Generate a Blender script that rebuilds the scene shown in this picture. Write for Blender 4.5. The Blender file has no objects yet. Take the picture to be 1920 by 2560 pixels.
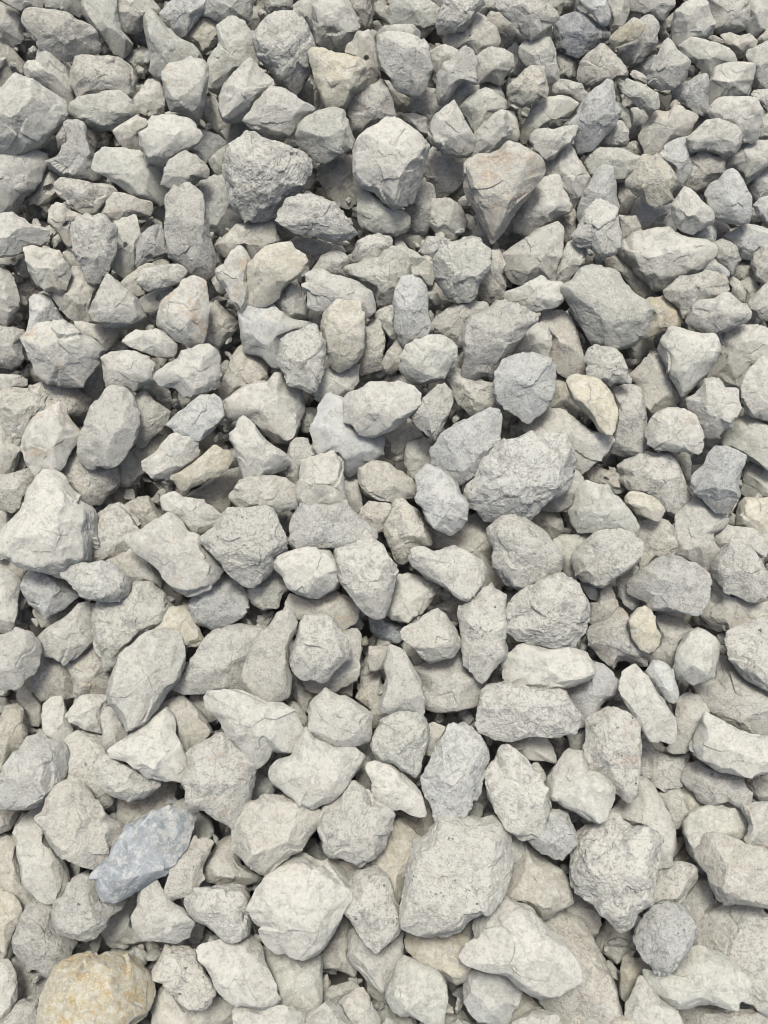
import bpy, bmesh, math
import numpy as np
from mathutils import Vector, Matrix

C = bpy.context.scene.collection
R = math.radians
rng = np.random.default_rng(7)

# ------------------------------------------------------------------ camera, sky, sun, exposure
SLOPE = 14.0            # the pile's face rises away from the viewer at this angle
TILT = 22.0             # camera axis, degrees from straight down
DIST = 1.43             # metres from lens to the pile's face
VFOV = 52.0
cam_d = bpy.data.cameras.new('camera')
cam = bpy.data.objects.new('camera', cam_d); C.objects.link(cam)
cam_d.sensor_fit = 'VERTICAL'; cam_d.angle = R(VFOV)
cam_d.clip_start = 0.02; cam_d.clip_end = 200
cam.location = (0, -DIST*math.sin(R(TILT)), DIST*math.cos(R(TILT)))
cam.rotation_euler = (R(TILT), 0, 0)
bpy.context.scene.camera = cam

SUN_EL, SUN_AZ = 82.0, -12.0     # elevation; azimuth from +Y (behind the pile) towards +X
w = bpy.data.worlds.new('World'); bpy.context.scene.world = w; w.use_nodes = True
nt = w.node_tree; bg = nt.nodes['Background']
sky = nt.nodes.new('ShaderNodeTexSky'); sky.sky_type = 'NISHITA'; sky.sun_disc = False
sky.sun_elevation = R(SUN_EL); sky.sun_rotation = R(SUN_AZ)
sky.air_density = 0.8; sky.dust_density = 6.0; sky.ozone_density = 0.2
nt.links.new(sky.outputs[0], bg.inputs[0]); bg.inputs[1].default_value = 0.09
sd = bpy.data.lights.new('sun', 'SUN'); sd.energy = 1.5; sd.angle = R(14); sd.color = (1.0, 0.985, 0.94)
so = bpy.data.objects.new('sun', sd); C.objects.link(so)
sdir = Vector((math.sin(R(SUN_AZ))*math.cos(R(SUN_EL)), math.cos(R(SUN_AZ))*math.cos(R(SUN_EL)), math.sin(R(SUN_EL))))
so.rotation_euler = sdir.to_track_quat('Z', 'Y').to_euler(); so.location = sdir*4
vs = bpy.context.scene.view_settings
vs.view_transform = 'Standard'; vs.look = 'None'; vs.gamma = 1.0; vs.exposure = 1.05

bpy.context.scene.cycles.diffuse_bounces = 1; bpy.context.scene.cycles.filter_width = 1.05; bpy.context.scene.cycles.max_bounces = 4

# ------------------------------------------------------------------ frame of the pile's face and the lens
N = np.array([0, -math.sin(R(SLOPE)), math.cos(R(SLOPE))])       # outward normal of the face
UP = np.array([0, math.cos(R(SLOPE)), math.sin(R(SLOPE))])       # up along the face
EYE = np.array(cam.location)
CR = np.array(Matrix.Rotation(R(TILT), 3, 'X'))
F = 1280/math.tan(R(VFOV/2))
def ray(px, py):
    px = np.asarray(px, float); py = np.asarray(py, float)
    d = np.stack([(px-960)/F, -(py-1280)/F, -np.ones_like(px)], -1)
    return d @ CR.T
def face_dist(d): return (-(EYE @ N))/(d @ N)          # along d to the plane through the origin

# ------------------------------------------------------------------ stone surface
def ico(sub):
    bm = bmesh.new(); bmesh.ops.create_icosphere(bm, subdivisions=sub, radius=1)
    v = np.array([x.co for x in bm.verts]); f = np.array([[x.index for x in p.verts] for p in bm.faces]); bm.free()
    return v/np.linalg.norm(v, axis=1)[:, None], f
ICO = {k: ico(k) for k in (3, 4, 5, 6)}
def hull_planes(P):
    bm = bmesh.new()
    for p in P: bm.verts.new(p)
    g = bmesh.ops.convex_hull(bm, input=bm.verts)
    n = []; d = []
    for f in bm.faces:
        f.normal_update(); m = np.array(f.normal); q = float(np.array(f.verts[0].co) @ m)
        if q < 0: m, q = -m, -q
        if q > 1e-5: n.append(m); d.append(q)
    bm.free(); return np.array(n), np.array(d)
_T = rng.random((64, 64, 64)).astype(np.float32)
def vnoise(p):
    i = np.floor(p).astype(int); f = p-i; f = f*f*f*(f*(f*6-15)+10); i &= 63; j = (i+1) & 63
    x0, y0, z0 = i.T; x1, y1, z1 = j.T; fx, fy, fz = f.T
    a = _T[x0, y0, z0]*(1-fx)+_T[x1, y0, z0]*fx; b = _T[x0, y1, z0]*(1-fx)+_T[x1, y1, z0]*fx
    c = _T[x0, y0, z1]*(1-fx)+_T[x1, y0, z1]*fx; e = _T[x0, y1, z1]*(1-fx)+_T[x1, y1, z1]*fx
    return ((a*(1-fy)+b*fy)*(1-fz)+(c*(1-fy)+e*fy)*fz)*2-1
def fbm(p, o, g=0.5):
    s = 0; a = 1
    for k in range(o): s = s+a*vnoise(p*(2.03**k)+17.3*k); a *= g
    return s
def body(V, n, d, sharp):
    q = np.maximum(V @ n.T, 0)/d
    return (q**sharp).sum(1)**(-1/sharp)
def chip(n, d, g):
    # a few random chips that bevel the edges between the main faces
    m = g.normal(size=(34, 3)); m /= np.linalg.norm(m, axis=1)[:, None]
    K = m @ n.T; sup = 1/np.max(np.maximum(K, 0)/d, axis=1)      # where the ray along m leaves the body
    n = np.vstack([n, m]); d = np.concatenate([d, sup*g.uniform(0.79, 1.0, 34)])
    return n, d
def surface(V, n, d, r, g, sharp, rough, pits):
    """radius of a fractured stone in each unit direction V, from its face planes"""
    rad = body(V, n, d, sharp)
    P = V*rad[:, None]; s = g.uniform(0, 40, 3)
    Q = P/r
    Q2 = Q+0.22*np.stack([vnoise(Q*1.7+s), vnoise(Q*1.7+s+9), vnoise(Q*1.7+s+21)], 1)
    # flat split planes: patches of the surface, each with its own small tilt and step, crisp where they meet
    for nc, amp, be in ((22, .050, 240.), (70, .018, 500.)):
        c = g.normal(size=(nc, 3)); c /= np.linalg.norm(c, axis=1)[:, None]
        sl = g.normal(size=(nc, 3)); of = g.normal(size=nc)*.45
        W = V+0.05*np.stack([vnoise(Q*3+s), vnoise(Q*3+s+9), vnoise(Q*3+s+21)], 1)
        dt = W @ c.T; w = np.exp(be*(dt-dt.max(1)[:, None])); w /= w.sum(1)[:, None]
        rad = rad*(1+rough*amp*((w*(V @ sl.T-(c*sl).sum(1))).sum(1)*1.25+.05*(w*of).sum(1)))
    rid = 1-np.abs(fbm(Q2*1.9+s, 3))*1.5
    met = P*1000
    rad = rad*(1+rough*(0.010*fbm(Q2*1.3+s+5, 2)+0.009*rid+0.010*fbm(Q*6+s, 3, 0.55)))
    rad = rad+rough*r*0.007*fbm(met/3.1+s, 3, 0.6)
    if pits:
        c = vnoise(met/5.0+s)+0.5*vnoise(met/2.2+s)
        rad = rad-r*0.07*np.clip(c-0.62, 0, 1)
        rad = rad+r*0.016*fbm(met/5+s, 3)
    return rad
def polar(P, nb=720):
    """distance to the outline in each of nb directions (star-shaped about the origin)"""
    th = (np.arange(nb)+.5)/nb*2*np.pi; c, s = np.cos(th), np.sin(th); out = np.zeros(nb)
    for i in range(len(P)):
        a, b = P[i], P[(i+1) % len(P)]; e = b-a
        den = c*e[1]-s*e[0]
        with np.errstate(all='ignore'):
            t = (a[0]*e[1]-a[1]*e[0])/den; u = (a[0]*s-a[1]*c)/den
        ok = (t > 0) & (u >= -1e-9) & (u <= 1+1e-9) & np.isfinite(t)
        out = np.where(ok & (t > out), t, out)
    k = 13; w = np.exp(-0.5*(np.arange(-k, k+1)/2.6)**2); w /= w.sum()
    return np.convolve(np.r_[out[-k:], out, out[:k]], w, 'valid')
def make_stone(P2, ridges, g, sub, rough, pits):
    """P2: outline (metres) seen from the front, ridges: (x, y, height) on the front; -> verts, faces, r"""
    cov = np.cov(P2.T); r = math.sqrt(max(np.linalg.eigvalsh(cov)[0], 1e-8))*1.38
    n = len(P2)
    out = np.c_[P2*(1+g.normal(0, .01, (n, 1))), g.uniform(-.12, .06, n)*r]
    pts = [out]
    k = g.uniform(.66, .84, (n, 1)); pts.append(np.c_[P2*k, g.uniform(.28, .50, n)*r])
    if ridges: pts.append(np.array([(x, y, h/9*1.0*r) for x, y, h in ridges]))
    else:
        a = g.uniform(0, 2*np.pi, 4); pts.append(np.c_[P2.mean(0)+np.c_[np.cos(a), np.sin(a)]*r*g.uniform(.2, .55, (4, 1)), g.uniform(.45, .8, 4)*r])
    pts.append(np.c_[P2*g.uniform(.6, .8, (n, 1)), -g.uniform(.45, .8, n)*r]); pts.append(np.array([[0, 0, -r*.95]]))
    nn, dd = hull_planes(np.vstack(pts))
    V, Fc = ICO[sub]
    nb = 720; th = (np.arange(nb)+.5)/nb*2*np.pi
    U = np.c_[np.cos(th), np.sin(th), np.zeros(nb)]
    nn, dd = chip(nn, dd, g); sharp = g.uniform(50, 160)
    rad = surface(np.vstack([V, U]), nn, dd, r, g, sharp, rough, pits); ru = rad[len(V):]; rad = rad[:len(V)]
    rh = body(U, nn, dd, sharp); fu = ru/rh
    # keep the traced outline, concave stretches included
    kw = np.exp(-0.5*(np.arange(-30, 31)/10.)**2); kw /= kw.sum(); rh = rh*np.convolve(np.r_[fu[-30:], fu, fu[:30]], kw, 'valid')
    ratio = np.clip(polar(P2)*1.012/rh, .45, 1.7)
    ph = (np.arctan2(V[:, 1], V[:, 0]) % (2*np.pi))/(2*np.pi)*nb-.5
    i0 = np.floor(ph).astype(int); f = ph-i0; fr = ratio[i0 % nb]*(1-f)+ratio[(i0+1) % nb]*f
    wgt = np.clip(1-V[:, 2]**2, 0, 1)
    X = V*rad[:, None]; X[:, :2] *= (1+(fr-1)*wgt)[:, None]
    return X, Fc, r

# ------------------------------------------------------------------ material
TONES = {'w': (.603, .606, .533), 't': (.580, .570, .482), 'n': (.570, .586, .506), 'd': (.530, .533, .478),
         'b': (.545, .570, .530), 'y': (.600, .578, .455)}
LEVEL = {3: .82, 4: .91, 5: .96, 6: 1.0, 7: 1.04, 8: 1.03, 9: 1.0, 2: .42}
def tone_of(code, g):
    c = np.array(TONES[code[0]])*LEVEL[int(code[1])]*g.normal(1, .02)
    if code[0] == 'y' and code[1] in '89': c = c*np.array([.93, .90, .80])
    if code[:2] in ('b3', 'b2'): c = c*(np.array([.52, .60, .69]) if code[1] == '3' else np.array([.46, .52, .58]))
    if code[0] == 'y' and code[1] == '7': c = c*np.array([1.0, .99, .94])
    fl = code[2:]
    if 'm' in fl or 'p' in fl: c = c*1.12
    if 'b' in fl: c = c*np.array([.97, .99, 1.02])
    if 't' in fl: c = c*np.array([1, .985, .95])
    wear = (1.0 if 'm' in fl else .35, 0.84 if (code[0] == 'y' and 'rr' in fl) else .4*fl.count('r'), 1.0 if 'p' in fl else .15, 1.0 if 'v' in fl else (0.45 if code[0] == 'b' else 0))
    return (*c, .12 if 's' in fl else (g.uniform(.7, 1.) if ('m' in fl or 'p' in fl) else g.uniform(.0, .8))), wear
def stone_material():
    m = bpy.data.materials.new('dusty_limestone'); m.use_nodes = True; nt = m.node_tree; N_ = nt.nodes; L = nt.links
    b = N_['Principled BSDF']; b.inputs['Roughness'].default_value = .93; b.inputs['Specular IOR Level'].default_value = .18
    def nd(t, **k):
        x = N_.new(t)
        for a, v in k.items(): setattr(x, a, v)
        return x
    def val(s, *v):
        for i, x in enumerate(v):
            if x is None: continue
            if hasattr(x, 'is_output'): L.new(x, s.inputs[i])
            else: s.inputs[i].default_value = x
        return s.outputs[0]
    def math_(op, *v, clamp=False): return val(nd('ShaderNodeMath', operation=op, use_clamp=clamp), *v)
    def noise(scale, detail, rough, dist=0, vec=None):
        x = nd('ShaderNodeTexNoise'); x.inputs['Scale'].default_value = scale; x.inputs['Detail'].default_value = detail
        x.inputs['Roughness'].default_value = rough; x.inputs['Distortion'].default_value = dist
        L.new(vec or pos, x.inputs['Vector']); return x.outputs['Fac']
    def ramp(f, a, b_, lo=0., hi=1.):
        x = nd('ShaderNodeMapRange', interpolation_type='SMOOTHSTEP'); L.new(f, x.inputs[0])
        for i, v in enumerate((a, b_, lo, hi)): x.inputs[i+1].default_value = v
        return x.outputs[0]
    def mix(f, a, c, mode='MIX'):
        x = nd('ShaderNodeMix', data_type='RGBA', blend_type=mode)
        if hasattr(f, 'is_output'): L.new(f, x.inputs['Factor'])
        else: x.inputs['Factor'].default_value = f
        for s, v in ((x.inputs[6], a), (x.inputs[7], c)):
            if hasattr(v, 'is_output'): L.new(v, s)
            else: s.default_value = (*v, 1)
        return x.outputs[2]
    tint = nd('ShaderNodeAttribute', attribute_name='tint'); wear = nd('ShaderNodeAttribute', attribute_name='wear')
    seed = nd('ShaderNodeAttribute', attribute_name='seed')
    sp = nd('ShaderNodeSeparateColor'); L.new(wear.outputs['Color'], sp.inputs[0])
    mot, rust, pit, vein = sp.outputs[0], sp.outputs[1], sp.outputs[2], wear.outputs['Alpha']
    tc = nd('ShaderNodeTexCoord')
    pos_n = nd('ShaderNodeVectorMath', operation='ADD'); sx = nd('ShaderNodeSeparateXYZ'); L.new(seed.outputs['Vector'], sx.inputs[0])
    ks = nd('ShaderNodeVectorMath', operation='SCALE'); L.new(tc.outputs['Object'], ks.inputs[0]); L.new(math_('MULTIPLY_ADD', sx.outputs[0], .10, .62), ks.inputs['Scale'])
    L.new(ks.outputs[0], pos_n.inputs[0]); L.new(seed.outputs['Vector'], pos_n.inputs[1])
    pos = pos_n.outputs[0]
    col = tint.outputs['Color']; grain = tint.outputs['Alpha']
    # broad patches of a darker bed colour and of pale dust
    f1 = noise(58, 6, .72, .8)
    col = mix(math_('MULTIPLY', ramp(f1, .51, .58), math_('MULTIPLY_ADD', mot, .22, .34)), col, (.33, .33, .305))
    f2 = noise(88, 6, .72, .5)
    col = mix(math_('MULTIPLY', ramp(f2, .49, .56), .50), col, (.70, .70, .62))
    # warm earthy breath
    f5 = noise(22, 3, .55, .8)
    col = mix(math_('MULTIPLY', ramp(f5, .55, .75), .22), col, (.50, .43, .33))
    # knocked edges show fresh pale rock
    geo = nd('ShaderNodeNewGeometry')
    ed = math_('MULTIPLY', ramp(geo.outputs['Pointiness'], .515, .60), ramp(noise(130, 3, .6), .35, .6))
    col = mix(math_('MULTIPLY', ed, .5), col, (.72, .72, .65))
    # grains
    f3 = noise(340, 3, .75)
    col = mix(math_('MULTIPLY', ramp(f3, .56, .66), math_('MULTIPLY_ADD', grain, .62, .07)), col, (.235, .225, .21))
    f4 = noise(600, 2, .7)
    col = mix(math_('MULTIPLY', ramp(f4, .55, .66), math_('MULTIPLY_ADD', grain, .6, .15)), col, (.76, .76, .70))
    # crusty clusters on mottled stones
    f6 = noise(120, 6, .72, 1.2)
    col = mix(math_('MULTIPLY', ramp(f6, .525, .575), math_('MULTIPLY_ADD', mot, .26, .22)), col, (.28, .275, .25))
    # pits: small dark holes
    vo = nd('ShaderNodeTexVoronoi', feature='F1'); vo.inputs['Scale'].default_value = 120; vo.inputs['Randomness'].default_value = 1
    wv = nd('ShaderNodeVectorMath', operation='ADD'); L.new(pos, wv.inputs[0])
    nv = nd('ShaderNodeTexNoise'); nv.inputs['Scale'].default_value = 260; L.new(pos, nv.inputs['Vector'])
    sc = nd('ShaderNodeVectorMath', operation='SCALE'); L.new(nv.outputs['Color'], sc.inputs[0]); sc.inputs['Scale'].default_value = .006
    L.new(sc.outputs[0], wv.inputs[1]); L.new(wv.outputs[0], vo.inputs['Vector'])
    gate = ramp(noise(60, 2, .5), .56, .66)
    hole = math_('MULTIPLY', math_('MULTIPLY', ramp(vo.outputs['Distance'], .22, .10), gate), math_('MULTIPLY_ADD', pit, .85, .05))
    col = mix(math_('MULTIPLY', hole, .8), col, (.13, .115, .10))
    # rust
    f7 = noise(34, 5, .68, .5)
    rcol = mix(ramp(rust, .801, .83), (.52, .40, .27), (.50, .36, .15))
    f7b = math_('MULTIPLY_ADD', rust, .13, f7)
    col = mix(math_('MULTIPLY', math_('MULTIPLY', ramp(f7b, .60, .72), ramp(noise(170, 4, .7), .36, .58)), math_('MULTIPLY', ramp(rust, 0., .5), .72)), col, rcol)
    # pale scuffs on fracture faces
    f9 = noise(36, 4, .65, 1.5)
    sc9 = math_('MULTIPLY', ramp(f9, .50, .58), ramp(noise(95, 5, .75, 2.), .47, .60))
    col = mix(math_('MULTIPLY', sc9, .6), col, (.74, .74, .67))
    # white calcite veins
    ve = nd('ShaderNodeTexVoronoi', feature='DISTANCE_TO_EDGE'); ve.inputs['Scale'].default_value = 32
    sc2 = nd('ShaderNodeVectorMath', operation='SCALE'); sc2.inputs['Scale'].default_value = .012
    nv2 = nd('ShaderNodeTexNoise'); nv2.inputs['Scale'].default_value = 40; nv2.inputs['Detail'].default_value = 4; L.new(pos, nv2.inputs['Vector'])
    L.new(nv2.outputs['Color'], sc2.inputs[0]); wv2 = nd('ShaderNodeVectorMath', operation='ADD'); L.new(pos, wv2.inputs[0]); L.new(sc2.outputs[0], wv2.inputs[1])
    L.new(wv2.outputs[0], ve.inputs['Vector'])
    vf = math_('MULTIPLY', math_('MULTIPLY', ramp(ve.outputs['Distance'], .06, .0), ramp(noise(50, 3, .6), .45, .60)), vein)
    vf = math_('MAXIMUM', math_('MULTIPLY', vf, .6), math_('MULTIPLY', math_('MULTIPLY', ramp(noise(13, 8, .66, .8), .47, .60), vein), .45))
    col = mix(vf, col, (.62, .65, .66))
    col = mix(1.0, col, (.62, .62, .62), 'MULTIPLY')
    L.new(col, b.inputs['Base Color'])
    # relief: chipped faces, grain, pits
    h1 = math_('MULTIPLY', noise(140, 6, .68, .8), 1.0)
    h2 = math_('MULTIPLY', noise(520, 4, .7), .42)
    mu = nd('ShaderNodeTexNoise', noise_type='RIDGED_MULTIFRACTAL'); mu.inputs['Scale'].default_value = 70; mu.inputs['Detail'].default_value = 5; mu.inputs['Roughness'].default_value = .6
    L.new(pos, mu.inputs['Vector'])
    hs = math_('ADD', math_('ADD', h1, h2), math_('MULTIPLY', mu.outputs['Fac'], .03))
    hs = math_('SUBTRACT', hs, math_('MULTIPLY', hole, 1.2))
    bp = nd('ShaderNodeBump'); bp.inputs['Distance'].default_value = .0030; L.new(math_('MULTIPLY_ADD', grain, 1.0, .16), bp.inputs['Strength'])
    L.new(hs, bp.inputs['Height']); L.new(bp.outputs[0], b.inputs['Normal'])
    return m
MAT = stone_material()
def mesh_of(name, X, Fc, tint, wear, seed):
    me = bpy.data.meshes.new(name); n = len(X)
    me.vertices.add(n); me.vertices.foreach_set('co', X.astype(np.float32).ravel())
    nf = len(Fc); me.loops.add(nf*3); me.loops.foreach_set('vertex_index', Fc.astype(np.int32).ravel())
    me.polygons.add(nf); me.polygons.foreach_set('loop_start', np.arange(0, nf*3, 3, dtype=np.int32))
    me.update(calc_edges=True)
    me.shade_smooth(); me.set_sharp_from_angle(angle=R(15))
    for nm, v in (('tint', tint), ('wear', wear)):
        a = me.color_attributes.new(nm, 'FLOAT_COLOR', 'POINT')
        v = np.asarray(v, np.float32); v = np.broadcast_to(v, (n, v.shape[-1]))
        if v.shape[1] == 3: v = np.c_[v, np.full(n, .5)]
        a.data.foreach_set('color', np.ascontiguousarray(v, np.float32).ravel())
    a = me.attributes.new('seed', 'FLOAT_VECTOR', 'POINT')
    a.data.foreach_set('vector', np.ascontiguousarray(np.broadcast_to(np.asarray(seed, np.float32), (n, 3)), np.float32).ravel())
    me.materials.append(MAT); return me

# ------------------------------------------------------------------ the ground under the pile
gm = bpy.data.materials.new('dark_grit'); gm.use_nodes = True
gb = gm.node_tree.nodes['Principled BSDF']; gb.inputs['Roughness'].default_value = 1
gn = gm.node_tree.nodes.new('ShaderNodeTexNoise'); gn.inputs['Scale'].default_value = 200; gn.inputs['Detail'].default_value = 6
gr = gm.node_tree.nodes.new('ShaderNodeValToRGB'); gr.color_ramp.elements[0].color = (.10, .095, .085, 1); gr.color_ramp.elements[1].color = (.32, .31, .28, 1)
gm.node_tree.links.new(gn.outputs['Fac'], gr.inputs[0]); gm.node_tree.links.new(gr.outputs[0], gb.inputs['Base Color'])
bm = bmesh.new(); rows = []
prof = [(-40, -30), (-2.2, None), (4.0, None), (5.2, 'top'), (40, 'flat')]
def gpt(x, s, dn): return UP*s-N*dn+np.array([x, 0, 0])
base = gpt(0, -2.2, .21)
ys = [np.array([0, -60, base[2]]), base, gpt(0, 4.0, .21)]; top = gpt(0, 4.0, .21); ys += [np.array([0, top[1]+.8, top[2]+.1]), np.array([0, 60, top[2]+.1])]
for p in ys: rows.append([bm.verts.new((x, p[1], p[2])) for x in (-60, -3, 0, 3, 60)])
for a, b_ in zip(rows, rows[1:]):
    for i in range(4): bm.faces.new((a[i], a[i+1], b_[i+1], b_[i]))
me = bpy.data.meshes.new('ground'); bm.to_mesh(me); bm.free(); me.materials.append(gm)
go = bpy.data.objects.new('ground', me); C.objects.link(go); go['kind'] = 'structure'

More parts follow.
